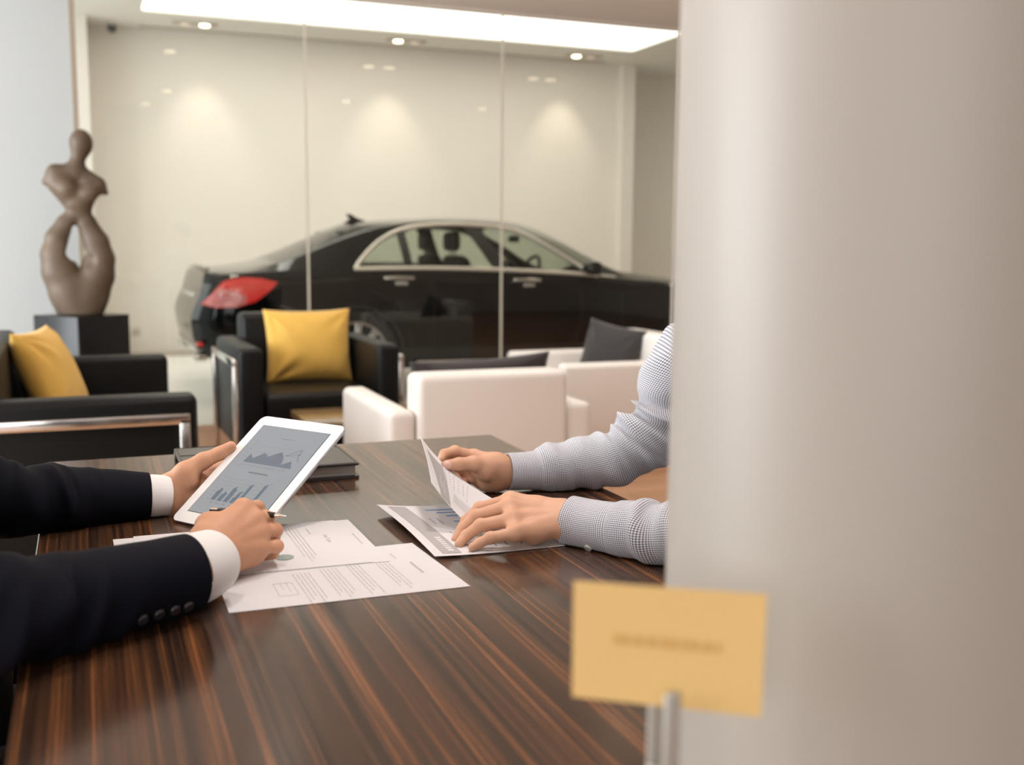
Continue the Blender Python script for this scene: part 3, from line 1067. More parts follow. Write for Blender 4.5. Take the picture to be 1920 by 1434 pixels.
    MB().tube(lip, .012, 8).build('trunk_lip', M['paint'], root)
    # antenna fin
    fz = float(zt(1.44))
    fin = [(1.34, -.02, fz - .015), (1.40, -.02, fz + .025), (1.365, -.02, fz + .062), (1.40, -.02, fz + .066), (1.46, -.02, fz + .03), (1.54, -.02, fz + .008)]
    MB().prism([(x - .02, -.018, z) for x, _, z in fin], (0, .036, 0)).build('antenna_fin', M['paint'], root)
    # mirrors
    for sg in (1, -1):
        p = np.array(near(3.16, .985, .0))
        p[1] *= sg
        mm = MB().rbox((p[0] + .05, p[1] - sg * .10, p[2] + .02), (.13, .19, .115), .05, 5)
        mo = mm.build('wing_mirror', M['paint'], root)
        MB().rbox((p[0] + .05, p[1] - sg * .02, p[2] - .03), (.07, .10, .03), .01).build('mirror_arm', M['car_inside'], mo)
    # wheels
    for c in ws:
        for sg in (1, -1):
            yo = sg * -.93
            wt = MB()
            n = 48
            ang = np.linspace(0, 2 * PI, n, endpoint=False)
            prof = [(.252, 0), (.335, .0), (.345, .03), (.345, .20), (.335, .23), (.252, .23)]
            for (r0, y0), (r1, y1) in zip(prof, prof[1:] + prof[:1]):
                A = np.stack([c + r0 * np.cos(ang), np.full(n, yo + sg * y0), WZ + r0 * np.sin(ang)], 1)
                B = np.stack([c + r1 * np.cos(ang), np.full(n, yo + sg * y1), WZ + r1 * np.sin(ang)], 1)
                wt.add(np.concatenate([A, B]), [(k, (k + 1) % n, n + (k + 1) % n, n + k) for k in range(n)])
            wo = wt.build('wheel', M['rubber'], root)
            rm = MB()
            rimp = [(c + .247 * np.cos(q), yo + sg * .012, WZ + .247 * np.sin(q)) for q in ang]
            rm.tube(rimp, .011, 8, closed=True)
            for k in range(10):
                q = k * PI / 5 + .2
                for e in (-.07, .07):
                    rm.tube([(c + .06 * np.cos(q), yo + sg * .03, WZ + .06 * np.sin(q)), (c + .245 * np.cos(q + e), yo + sg * .016, WZ + .245 * np.sin(q + e))], [.016, .011], 8)
            rm.cyl((c, yo + sg * .012, WZ), (c, yo + sg * .05, WZ), .065)
            rm.build('rim', M['alu'], wo)
            MB().cyl((c, yo + sg * .08, WZ), (c, yo + sg * .20, WZ), .30, n=40).build('brake_disc', M['car_inside'], wo)
            # arch liner and lip
            al = MB()
            arc = [(c + .374 * np.cos(q), -sg * (side_v(min(max(c + .374 * np.cos(q), .05), 5), WZ + .374 * np.sin(q)) - .006), WZ + .374 * np.sin(q)) for q in np.linspace(-.28, PI + .28, 40)]
            al.tube(arc, .010, 8)
            arc2 = [(x, y * .55, z) for x, y, z in arc]
            G = np.stack([np.array(arc), np.array(arc2)])
            al.grid(G)
            al.build('arch_lip', M['car_inside'], root)
    # cabin: seats, dashboard, steering wheel, mirror
    MB().box((.9, -.84, .26), (4.35, .84, .34), .02).build('cabin_floor', M['car_inside'], root)
    MB().box((.75, -.70, .34), (1.05, .70, .93), .05).build('rear_shelf', M['car_inside'], root)
    MB().box((3.05, -.78, .40), (3.5, .78, .90), .05).build('dashboard', M['car_inside'], root)
    for sx, sv in ((2.33, -.37), (2.33, .37), (1.38, -.37), (1.38, .37)):
        so = MB()
        so.rbox((sx + .25, sv, .52), (.54, .50, .16), .06, 4)
        b0 = MB()
        so.rbox((0, 0, 0), (.13, .50, .60), .06, 5)
        Vv = so.v[-1]
        zc = Vv[:, 2].copy()
        Vv[:, 0] += sx - .06 - zc * .28
        Vv[:, 1] = Vv[:, 1] * (1 - .18 * np.clip(zc / .3, 0, 1)) + sv
        Vv[:, 2] += .80
        se = so.build('seat', M['car_inside'], root)
        hd = MB().rbox((sx - .17, sv, 1.215), (.09, .25, .16), .04, 5)
        hd.build('headrest', M['car_inside'], se)
        for q in (-.05, .05):
            MB().cyl((sx - .15, sv + q, 1.06), (sx - .165, sv + q, 1.16), .008).build('headrest_post', M['chrome'], se)
    ang = np.linspace(0, 2 * PI, 40, endpoint=False)
    sw = MB()
    sw.tube([(2.86 + .07 * np.sin(q), -.37 + .185 * np.cos(q), .93 + .165 * np.sin(q)) for q in ang], .016, 8, closed=True)
    sw.cyl((2.86, -.37, .93), (3.1, -.37, .86), .045)
    sw.tube([(2.86, -.54, .93), (2.86, -.37, .93), (2.86, -.20, .93)], .016, 8)
    sw.build('steering_wheel', M['car_inside'], root)
    MB().rbox((2.87, 0, 1.245), (.03, .22, .06), .02).build('inner_mirror', M['car_inside'], root)
    return root


car()

# ------------------------------------------------------------------ things on the table
def sheet_fn(c00, c10, c11, c01):
    c00, c10, c11, c01 = [np.asarray(c, float) for c in (c00, c10, c11, c01)]
    return lambda u, v: (c00 * (1 - u) * (1 - v) + c10 * u * (1 - v) + c11 * u * v + c01 * (1 - u) * v)


def sheet_mb(f, n=2, m=2, th=0.0004):
    U = np.linspace(0, 1, n)
    Vv = np.linspace(0, 1, m)
    G = np.array([[f(u, v) for v in Vv] for u in U])
    du = np.gradient(G, axis=0)
    dv = np.gradient(G, axis=1)
    N = np.cross(du, dv)
    N /= np.linalg.norm(N, axis=-1)[..., None]
    mb = MB()
    mb.grid(G + N * th / 2)
    mb.grid(G - N * th / 2, flip=True)
    edge = [(i, 0) for i in range(n)] + [(n - 1, j) for j in range(1, m)] + [(i, m - 1) for i in range(n - 2, -1, -1)] + [(0, j) for j in range(m - 2, 0, -1)]
    A = np.array([G[i, j] + N[i, j] * th / 2 for i, j in edge])
    B = np.array([G[i, j] - N[i, j] * th / 2 for i, j in edge])
    k = len(edge)
    mb.add(np.concatenate([A, B]), [(i, (i + 1) % k, k + (i + 1) % k, k + i) for i in range(k)])
    return mb


def on_sheet(f, u, v, off):
    e = 1e-3
    p = f(u, v)
    n = np.cross(f(min(u + e, 1), v) - f(max(u - e, 0), v), f(u, min(v + e, 1)) - f(u, max(v - e, 0)))
    n /= np.linalg.norm(n)
    return p + n * off


def strip(mb, f, u0, v0, u1, v1, off=0.0005, nu=1, nv=1):
    us, vs = np.linspace(u0, u1, nu + 1), np.linspace(v0, v1, nv + 1)
    mb.grid(np.array([[on_sheet(f, u, v, off) for v in vs] for u in us]))


def words(mb, f, along, pos, a0, a1, th, seed, off=0.0005, wl=(0.012, 0.05), gap=0.008):
    """one printed line broken into word-like strokes; along='v' runs with v at u=pos"""
    g = random.Random(seed)
    q = a0
    sg = 1 if a1 > a0 else -1
    while (a1 - q) * sg > 0.004:
        e = q + sg * g.uniform(*wl)
        if (e - a1) * sg > 0:
            e = a1
        if along == 'v':
            strip(mb, f, pos - th / 2, q, pos + th / 2, e, off)
        else:
            strip(mb, f, q, pos - th / 2, e, pos + th / 2, off)
        q = e + sg * gap


def letters(name, text, f, u, v, size, right, up, m, parent, origin, off=0.0006):
    """flat lettering standing on a sheet: right / up are unit vectors in the sheet plane"""
    cu = bpy.data.curves.new(name, 'FONT')
    cu.body = text
    cu.size = size
    tmp = bpy.data.objects.new('tmp', cu)
    COL.objects.link(tmp)
    bpy.context.view_layer.update()
    me = bpy.data.meshes.new_from_object(tmp.evaluated_get(bpy.context.evaluated_depsgraph_get()))
    bpy.data.objects.remove(tmp)
    p0 = on_sheet(f, u, v, off)
    vs = np.array([v_.co[:] for v_ in me.vertices])
    W = p0 + vs[:, :1] * np.asarray(right) + vs[:, 1:2] * np.asarray(up)
    mb = MB().add(W, [list(p.vertices) for p in me.polygons])
    return mb.build(name, m, parent, origin=origin, smooth=False)


def paper(name, label, f, group, n=2, m=2, kind='paper'):
    c = f(0.5, 0.5)
    t = thing(name, label, kind, (c[0], c[1], c[2]), 0, group)
    sheet_mb(f, n, m).build('sheet', M['paper'], t, origin=c, angle=60)
    return t, c


# --- the left man's papers: page tops point to the right, lines run towards the camera
def para(mb, f, u_list, v0, v1, seed, th=0.004):
    for k, u in enumerate(u_list):
        words(mb, f, 'v', u, v0, v1 - 0.06 * ((k * 7 + seed) % 3), th, seed * 31 + k)


fA = sheet_fn((.142, 1.2395, .7606), (.4395, 1.2345, .7606), (.4265, 1.4500, .7606), (.143, 1.4495, .7606))
t, c = paper('paper_sheet', 'white printed sheet nearest the camera, lying in front of the pen hand', fA, 'printed sheets under the pen hand')
mb = MB()
para(mb, fA, [.78, .762, .744, .726], .86, .20, 1)
para(mb, fA, [.64, .622, .604, .586], .70, .16, 2)
para(mb, fA, [.53, .512, .494, .476, .458], .62, .14, 3)
para(mb, fA, [.40, .382, .364, .346, .328], .58, .12, 4)
words(mb, fA, 'v', .835, .80, .68, .006, 77)
words(mb, fA, 'v', .88, .58, .34, .012, 78, wl=(.01, .02), gap=.004)
mb.build('printed_text', M['ink'], t, origin=c, smooth=False)
mb = MB()
for (u0, v0, u1, v1) in [(.22, .42, .30, .425), (.22, .18, .30, .185), (.22, .18, .222, .42), (.30, .18, .302, .42), (.25, .3, .252, .42), (.275, .24, .277, .42)]:
    strip(mb, fA, u0, v0, u1, v1)
mb.build('printed_table', M['ink'], t, origin=c, smooth=False)

fD = sheet_fn((.028, 1.400, .7606), (.325, 1.392, .7606), (.322, 1.607, .7606), (.024, 1.617, .7606))
t, c = paper('paper_sheet', 'white sheet whose left corner shows behind the near dark sleeve', fD, 'printed sheets under the pen hand')
fC = sheet_fn((.072, 1.385, .7614), (.372, 1.372, .7614), (.369, 1.609, .7614), (.072, 1.615, .7614))
t, c = paper('paper_sheet', 'white sheet peeking out on the right under the pie chart sheet', fC, 'printed sheets under the pen hand')
mb = MB()
words(mb, fC, 'v', .955, .66, .40, .005, 5, wl=(.3, .4))
mb.build('printed_text', M['ink'], t, origin=c, smooth=False)
fB = sheet_fn((.052, 1.386, .7622), (.349, 1.374, .7622), (.346, 1.610, .7622), (.052, 1.618, .7622))
t, c = paper('paper_sheet', 'topmost white sheet with a title and small pie chart, directly under the pen hand', fB, 'printed sheets under the pen hand')
mb = MB()
para(mb, fB, [.78, .762, .744, .726], .86, .22, 6)
words(mb, fB, 'v', .83, .84, .70, .006, 8)
words(mb, fB, 'v', .64, .30, .22, .008, 9)
words(mb, fB, 'v', .60, .34, .24, .008, 10)
mb.build('printed_text', M['ink'], t, origin=c, smooth=False)
letters('printed_title', 'Sales Target', fB, .885, .66, .0085, (0, -1, 0), (1, 0, 0), M['ink'], t, c)
mb = MB()
pc = on_sheet(fB, .635, .24, .0006)
pr = .013
mb.prism([(pc[0] + pr * np.cos(q), pc[1] + pr * np.sin(q), pc[2]) for q in np.linspace(0, 2 * PI, 32, endpoint=False)], (0, 0, .0002))
mb.build('pie_chart', M['green_ink'], t, origin=c, smooth=False)

# --- the report in front of the man in the checked shirt: header band on the left edge
def fR(u, v):
    x = .424 + .205 * u
    y = 1.359 + .283 * v
    z = .7612 + .012 * (1 - u)**3 * (0.35 + 0.65 * v) + .004 * math.sin(PI * v) * (1 - u)
    return np.array([x + .008 * (1 - v) * (1 - u), y, z])


t, c = paper('report_sheet', 'white report page with grey header band and blue bars, flat under the right hand', fR, 'report pages', 14, 14)
mb = MB()
strip(mb, fR, .075, .03, .215, .965, .0006, 4, 14)
bd = mb.build('header_band', M['band'], t, origin=c)
mb = MB()
for k, (v, u0) in enumerate([(.885, .36), (.815, .42), (.745, .50), (.73, .46), (.60, .46)]):
    th = .012 if k != 2 else .006
    strip(mb, fR, u0, v - th, .80, v + th, .0006, 4, 2)
    cc = on_sheet(fR, u0, v, .0004)
    mb.prism([(cc[0] + .0036 * np.cos(q), cc[1] + th * .283 * np.sin(q), cc[2]) for q in np.linspace(0, 2 * PI, 16, endpoint=False)], (0, 0, .0002))
mb.build('bar_chart', M['blue_ink'], t, origin=c, smooth=False)
mb = MB()
for k, u in enumerate([.52, .55, .58, .61, .64, .67, .72, .75, .78, .83, .86, .89]):
    words(mb, fR, 'v', u, .10 + .05 * (k % 3), .36, .010, 300 + k)
for k, u in enumerate([.28, .34]):
    words(mb, fR, 'v', u, .55, .68, .006, 330 + k, wl=(.01, .02), gap=.005)
words(mb, fR, 'v', .31, .12, .40, .005, 340)
mb.build('printed_text', M['ink_dark'], t, origin=c, smooth=False)
mb = MB()
words(mb, fR, 'v', .155, .06, .30, .045, 350, .0010, wl=(.015, .03), gap=.008)
mb.build('band_title', M['paper'], t, origin=c, smooth=False)

far_c = spline(np.array([at(938, 943, 1.610), at(905, 924, 1.640), at(868, 900, 1.665), at(836, 873, 1.692), at(806, 842, 1.715), at(787, 816, 1.725)]), 41)
near_c = spline(np.array([at(902, 996, 1.452), at(884, 985, 1.458), at(866, 972, 1.466), at(843, 948, 1.478), at(825, 926, 1.488), at(809, 905, 1.497)]), 41)


def fL(u, v):
    i = min(v, 0.99999) * 40
    k = int(i)
    a_ = far_c[k] + (far_c[k + 1] - far_c[k]) * (i - k)
    b_ = near_c[k] + (near_c[k + 1] - near_c[k]) * (i - k)
    bow = np.array([0.002, 0.0, 0.0]) * math.sin(PI * u) * v
    return a_ * (1 - u) + b_ * u + bow


t, c = paper('report_sheet', 'report page with grey band lifted and curled up by the checked-shirt hands', fL, 'report pages', 24, 24)
c = np.array(t.location)
mb = MB()
for q in (-.0006, .0006):
    G = [[on_sheet(fL, u, (.92 - .15 * u) - wv * (.25 - .06 * u), q) for wv in np.linspace(0, 1, 6)] for u in np.linspace(.16, .985, 18)]
    mb.grid(np.array(G))
mb.build('header_band', M['band'], t, origin=c)
mb = MB()
for k, v in enumerate([.66, .62, .57, .52, .46, .40, .35]):
    [words(mb, fL, 'u', v, .12 + .03 * (k % 2), .55 - .05 * (k % 3), .008, 400 + k, q, wl=(.02, .045), gap=.03) for q in (-.0006, .0006)]
for k in range(8):
    [words(mb, fL, 'v', .62 + .028 * k, .54, .26, .006, 420 + k, q, wl=(.02, .03), gap=.006) for q in (-.0006, .0006)]
mb.build('printed_text', M['ink'], t, origin=c, smooth=False)
mb = MB()
[words(mb, fL, 'u', .735, .52, .80, .018, 450, q, wl=(.012, .03), gap=.008) for q in (-.0010, .0010)]
[words(mb, fL, 'u', .685, .58, .86, .018, 451, q, wl=(.012, .03), gap=.008) for q in (-.0010, .0010)]
mb.build('band_title', M['paper'], t, origin=c, smooth=False)

# --- tablet
T0 = np.array([.110, 1.694, .7645]); T1 = np.array([.272, 1.809, .9005]); T2 = np.array([.380, 1.657, .9005])
TY = (T1 - T0) / np.linalg.norm(T1 - T0)
TX = (T2 - T1) / np.linalg.norm(T2 - T1)
TN = np.cross(TX, TY)
TWd, THt = .1857, .2412
tp = lambda x, y, z=0.0: T0 + TX * x + TY * y + TN * z
t = thing('tablet', 'white tablet computer showing grey charts, held tilted up over the table', 'tablet', tuple(T0))


def rrect(x0, y0, x1, y1, r, n=8):
    P = []
    for cx, cy, a0 in ((x1 - r, y0 + r, -PI / 2), (x1 - r, y1 - r, 0), (x0 + r, y1 - r, PI / 2), (x0 + r, y0 + r, PI)):
        P += [(cx + r * math.cos(a0 + PI / 2 * k / n), cy + r * math.sin(a0 + PI / 2 * k / n)) for k in range(n + 1)]
    return P


out = rrect(0, 0, TWd, THt, .012)
mb = MB(); mb.prism([tp(x, y, 0) for x, y in out], -TN * .0025)
mb.build('front_glass', M['tablet_white'], t, origin=T0, angle=30)
mb = MB()
inn = rrect(.004, .004, TWd - .004, THt - .004, .010)
n_ = len(out)
r0 = [tp(x, y, -.0025) for x, y in out]; r1 = [tp(x, y, -.006) for x, y in out]; r2 = [tp(x, y, -.0092) for x, y in inn]
mb.add(r0 + r1 + r2, [(k, (k + 1) % n_, n_ + (k + 1) % n_, n_ + k) for k in range(n_)] + [(n_ + k, n_ + (k + 1) % n_, 2 * n_ + (k + 1) % n_, 2 * n_ + k) for k in range(n_)]
       + [tuple(range(2 * n_, 3 * n_))])
mb.build('back_shell', M['alu'], t, origin=T0, angle=50)
sx0, sx1, sy0, sy1 = .0188, TWd - .0188, .0225, THt - .0215
MB().prism([tp(*p, .0003) for p in [(sx0 - .0008, sy0 - .0008), (sx1 + .0008, sy0 - .0008), (sx1 + .0008, sy1 + .0008), (sx0 - .0008, sy1 + .0008)]], -TN * .0002).build('screen_border', M['screen_edge'], t, origin=T0, smooth=False)
sc = MB().prism([tp(*p, .0006) for p in [(sx0, sy0), (sx1, sy0), (sx1, sy1), (sx0, sy1)]], -TN * .0002).build('screen', M['screen'], t, origin=T0, smooth=False)
sp_ = lambda a, b, z=.0009: tp(sx0 + (sx1 - sx0) * a, sy0 + (sy1 - sy0) * b, z)


def spoly(mb, pts, z=.0009):
    P = [sp_(a, b, z) for a, b in pts]
    mb.add(P, [tuple(range(len(P)))])


def sline(mb, a0, b0, a1, b1, w_=.0035):
    d = np.array([(a1 - a0), (b1 - b0) * 1.33])
    d /= np.linalg.norm(d) + 1e-9
    nx, ny = -d[1] * w_ / 2, d[0] * w_ / 2 / 1.33
    spoly(mb, [(a0 + nx, b0 + ny), (a1 + nx, b1 + ny), (a1 - nx, b1 - ny), (a0 - nx, b0 - ny)], .0010)


mb = MB()
ar = [(.16, .585), (.18, .675), (.25, .62), (.36, .70), (.44, .665), (.58, .735), (.66, .675), (.70, .60), (.80, .655), (.84, .60), (.86, .585)]
for (a0, b0), (a1, b1) in zip(ar[:-1], ar[1:]):
    spoly(mb, [(a0, .575), (a1, .575), (a1, b1), (a0, b0)])
mb.build('area_chart', M['screen_area'], sc, origin=T0, smooth=False)
mb = MB()
for k, h_ in enumerate([(.10, .13, .12), (.07, .10, .09), (.15, .165, .14), (.06, .11, .13), (.20, .215, .05), (.03, .06, .05), (.225, .235, .04)]):
    a0 = .165 + .093 * k
    for q in range(3):
        spoly(mb, [(a0 + .021 * q, .145), (a0 + .021 * q + .018, .145), (a0 + .021 * q + .018, .145 + h_[q]), (a0 + .021 * q, .145 + h_[q])])
mb.build('bar_chart', M['screen_bar'], sc, origin=T0, smooth=False)
mb = MB()
for k in range(7):
    sline(mb, .15, .145 + .04 * k, .84, .145 + .04 * k, .0016)
    sline(mb, .105, .150 + .04 * k, .125, .150 + .04 * k, .006)
    sline(mb, .105, .59 + .045 * k, .125, .59 + .045 * k, .006)
    sline(mb, .19 + .093 * k, .118, .225 + .093 * k, .118, .007)
for k in range(13):
    sline(mb, .17 + .053 * k, .555, .15 + .053 * k, .535, .005)
pl = [(.66, .70), (.82, .79), (.84, .70), (.87, .66), (.89, .675)]
for (a0, b0), (a1, b1) in zip(pl[:-1], pl[1:]):
    sline(mb, a0, b0, a1, b1, .005)
sline(mb, .66, .70, .84, .735, .004); sline(mb, .80, .735, .86, .735, .004); sline(mb, .83, .715, .83, .755, .004)
sline(mb, .40, .875, .62, .875, .004); sline(mb, .2, .63, .86, .63, .0014); sline(mb, .2, .70, .86, .70, .0014); sline(mb, .2, .77, .86, .77, .0014)
g = random.Random(4)
q = .36
while q < .64:
    e = q + g.uniform(.012, .03)
    sline(mb, q, .475, e, .475, .018)
    q = e + .006
mb.build('fine_lines', M['screen_line'], sc, origin=T0, smooth=False)

# --- planner
t = thing('planner', 'dark leather planner lying closed on the table behind the tablet', 'notebook', (.305, 2.03, TZ))
for nm, z0 in (('back_cover', .0005), ('front_cover', .0245)):
    cv = MB().prism([(x - .155, y - .13, z0) for x, y in rrect(0, 0, .31, .26, .010)], (0, 0, .0045)).build(nm, M['pad_leather'], t, angle=40)
    if nm == 'front_cover':
        seam = MB()
        loop = [(x - .150, y - .125, .0291) for x, y in rrect(0, 0, .30, .25, .008)]
        seam.tube(loop, .0007, 6, closed=True)
        seam.tube([(-.15, .045, .0291), (.15, .045, .0291)], .0009, 6)
        seam.build('seam', M['black_leather'], cv)
MB().box((-.148, -.123, .005), (.148, .123, .0245), .002).build('page_block', M['pages'], t)
MB().box((-.155, .118, .001), (.155, .131, .0288), .006).build('spine', M['pad_leather'], t)

# --- pen
pA, pB = at(394, 956.5, 1.475), at(537, 967.5, 1.405)
pd = (pB - pA) / np.linalg.norm(pB - pA)
Lp = np.linalg.norm(pB - pA)
t = thing('pen', 'black and silver ballpoint pen held in the left man\'s near hand', 'pen', tuple(pA))
MB().tube([pA + pd * q for q in (.012, .014, .06, Lp - .016)], [.0040, .0046, .0046, .0040], 16).build('barrel', M['pen_black'], t, origin=pA)
MB().tube([pA + pd * q for q in (0, .002, .010, .0125)], [.0022, .0040, .0042, .0042], 16).build('cap_end', M['chrome'], t, origin=pA)
MB().tube([pA + pd * q for q in (Lp - .016, Lp - .012, Lp - .002, Lp)], [.0038, .0030, .0010, .0005], 16).build('tip', M['chrome'], t, origin=pA)

# --- yellow card on its stand, close to the camera
FW = -CAM_R[:, 2]
def atd(px, py, d):
    r = ray(px, py)
    return CAM_C + r * (d / (r @ FW))


K = [atd(1073, 1305, .62), atd(1427, 1344, .59), atd(1438, 1114, .59), atd(1076, 1089, .62)]
fK = sheet_fn(*K)
kc = fK(.5, .5)
t = thing('card', 'yellow card with one faint printed line, on a steel stand before the column', 'card', tuple(kc))
sheet_mb(fK, 2, 2, .0012).build('card_face', M['card'], t, origin=kc, smooth=False)
mb = MB()
for s_ in (1, -1):
    words(mb, fK, 'u', .53, .22, .78, .085, 600, .0010 * s_, wl=(.03, .09), gap=.02)
mb.build('printed_text', M['card_ink'], t, origin=kc, smooth=False)
sp0 = atd(1243, 1262, .600)
sx, sy = sp0[0] + .003, sp0[1] - .007
t = thing('card_stand', 'slim steel floor stand with a clip gripping the yellow card', 'card stand', (sx, sy, 0))
MB().lathe([(.11, 0), (.11, .006), (.10, .012), (.012, .016)], 40).build('base', M['brushed'], t)
MB().cyl((0, 0, .012), (0, 0, .895), .0052).build('pole', M['brushed'], t)
cl = MB()
cl.rbox((0, .001, .915), (.010, .004, .055), .0018)
cl.rbox((0.002, .0225, .912), (.010, .003, .05), .0014)
cl.rbox((0.001, .011, .889), (.010, .024, .004), .0014)
cl.build('clip', M['brushed'], t)


# ------------------------------------------------------------------ people
def hand_mesh(h):
    """fingers: [mcp,pip,dip,tip] x4 (index first), thumb: [cmc,mcp,ip,tip], wrist: radial + ulnar points, arm: point up the forearm"""
    pts = [p for f_ in h['fingers'] for p in f_] + list(h['thumb']) + list(h['wrist']) + [h['arm']]
    pts = np.array(pts)
    lo, hi = pts.min(0) - .032, pts.max(0) + .032
    st_ = h.get('step', .0017)
    P = sd_grid(lo, hi, st_)
    W1, W2 = np.array(h['wrist'][0]), np.array(h['wrist'][1])
    palm = None
    for k, f_ in enumerate(h['fingers']):
        base = W1 + (W2 - W1) * (k / 3.0)
        r1 = [.0135, .0135, .0125, .0115][k]
        d = cone_sd(P, base, f_[0], h.get('wr', .0185), r1)
        palm = d if palm is None else smin(palm, d, .013)
    for a_, b_ in ((0, 1), (1, 2), (2, 3)):
        palm = smin(palm, cone_sd(P, h['fingers'][a_][0], h['fingers'][b_][0], .0105, .0105), .008)
    mc = np.array([f_[0] for f_ in h['fingers']])
    nrm = np.cross(mc[3] - mc[0], mc.mean(0) - (W1 + W2) / 2)
    nrm /= np.linalg.norm(nrm)
    if nrm @ (np.array([f_[3] for f_ in h['fingers']]).mean(0) - mc.mean(0)) > 0:
        nrm = -nrm
    for k in range(4):
        b0 = W1 + (W2 - W1) * (.3 + .13 * k) + nrm * .011
        palm = smin(palm, cone_sd(P, b0, mc[k] + nrm * .0072, .0050, .0046), .0065)
        palm = smin(palm, cone_sd(P, mc[k] + nrm * .0035, mc[k] + nrm * .0036, [.0098, .0100, .0094, .0082][k], .009), .004)
    T = [np.array(p) for p in h['thumb']]
    th = cone_sd(P, T[0], T[1], .0165, .0135)
    th = smin(th, cone_sd(P, T[1], T[2], .0125, .0112), .006)
    th = smin(th, cone_sd(P, T[2], T[3], .0110, .0088), .004)
    palm = smin(palm, cone_sd(P, W1, T[0], h.get('wr', .019), .0165), .015)
    for c_, r_ in h.get('pads', []):
        palm = smin(palm, cone_sd(P, c_, np.array(c_) + 1e-4, r_, r_), .014)
    wr_ = h.get('wr', .019)
    palm = smin(palm, cone_sd(P, (W1 + W2) / 2, h['arm'], wr_ + .004, .026), .02)
    palm = smin(palm, cone_sd(P, W1, W2, wr_, wr_), .01)
    D = smin(palm, th, .009)
    nails = []
    for k, f_ in enumerate(h['fingers']):
        s_ = [1, 1.03, .98, .86][k]
        R_ = np.array([.0108, .0094, .0084, .0068]) * s_
        d = cone_sd(P, f_[0], f_[1], R_[0], R_[1])
        d = smin(d, cone_sd(P, f_[1], f_[2], R_[1], R_[2]), .0035)
        d = smin(d, cone_sd(P, f_[2], f_[3], R_[2], R_[3]), .003)
        d = smin(d, cone_sd(P, f_[1], np.array(f_[1]) + 1e-4, R_[1] * 1.09, R_[1] * 1.09), .003)
        D = smin(D, d, .0045)
        a_, b_, c_ = np.array(f_[1]), np.array(f_[2]), np.array(f_[3])
        dr = b_ - (a_ + c_) / 2
        ax = (c_ - b_) / np.linalg.norm(c_ - b_)
        dr = dr - ax * (dr @ ax)
        if np.linalg.norm(dr) > 1e-4:
            dr /= np.linalg.norm(dr)
            nails.append((c_ + ax * .001 + dr * R_[3], ax, dr, .0056 * s_, .0052 * s_))
    if 'thumb_nail' in h:
        ax = (T[3] - T[2]) / np.linalg.norm(T[3] - T[2])
        dr = np.array(h['thumb_nail'], float)
        dr = dr - ax * (dr @ ax)
        dr /= np.linalg.norm(dr)
        nails.append((T[3] + ax * .001 + dr * .009, ax, dr, .0075, .0062))
    # open the wrist end inside the sleeve
    V, Q = nets(D, lo, st_)
    cen = V[Q].mean(1)
    nm = np.zeros(len(Q), int)
    for c_, ax, dr, la, lb in nails:
        q = cen - c_
        u = q @ ax
        v = q @ np.cross(ax, dr)
        n = q @ dr
        nm[(np.abs(u / la)**2.6 + np.abs(v / lb)**2.6 < 1) & (n > -.004)] = 1
    return V, Q, nm


def sleeve(mb, ctrl, env, seed, M_=170, N=80, lam=.05, amp=.006, floor=None, ucirc=.045, mi=0, squash=1.0):
    """cloth tube from the cuff (first row) up the arm; rows are x,y,z,radius"""
    g = np.random.default_rng(seed)
    rows = spline(np.array(ctrl, float), M_)
    P, r = rows[:, :3], rows[:, 3]
    T = np.gradient(P, axis=0)
    T /= np.linalg.norm(T, axis=1)[:, None]
    l = np.concatenate([[0], np.cumsum(np.linalg.norm(np.diff(P, axis=0), axis=1))])
    a = np.linspace(0, 2 * PI, N + 1)
    e = np.interp(l / l[-1], [x for x, _ in env], [y for _, y in env])
    s_ = np.cross(T, [0, 0, 1.0])
    s_ /= np.linalg.norm(s_, axis=1)[:, None]
    u_ = np.cross(s_, T)
    A, Lg = np.meshgrid(a, l)
    d = np.zeros_like(A)
    for k in range(5):
        ph, w1, w2 = g.uniform(0, 2 * PI, 3)
        sk = g.uniform(1.2, 3.2) * g.choice([-1, 1])
        lm = lam * g.uniform(.7, 1.5)
        s0 = np.sin(2 * PI * Lg / lm + sk * np.cos(A - ph) + .8 * np.sin(2 * PI * Lg / (lm * 2.7) + w1)) + .4 * np.sin(2 * A + w1)
        ridge = (.5 + .5 * np.clip(s0 / 1.4, -1, 1))**2.6 * 2.0 - .45
        mask = (.5 + .5 * np.cos(A - w2 + 2 * PI * Lg / (lam * 5)))**1.5
        d += ridge * mask
    d *= e[:, None] * amp / 2.2
    rad = r[:, None] + d
    V = P[:, None, :] + rad[..., None] * (np.cos(A)[..., None] * s_[:, None, :] + squash * np.sin(A)[..., None] * u_[:, None, :])
    if floor is not None:
        V[..., 2] = np.where(V[..., 2] < floor, floor + (V[..., 2] - floor) * .02, V[..., 2])
    # turned-in hem
    V0 = P[0] + (V[0] - P[0]) * .93
    V1 = P[6] + (V[6] - P[6]) * .90
    Vr = np.concatenate([V1[None], V0[None], V])
    uv = np.stack([A * ucirc, Lg], -1)
    uv = np.concatenate([uv[:1], uv[:1], uv])
    mb.grid(Vr, mi, uv)
    return V, l


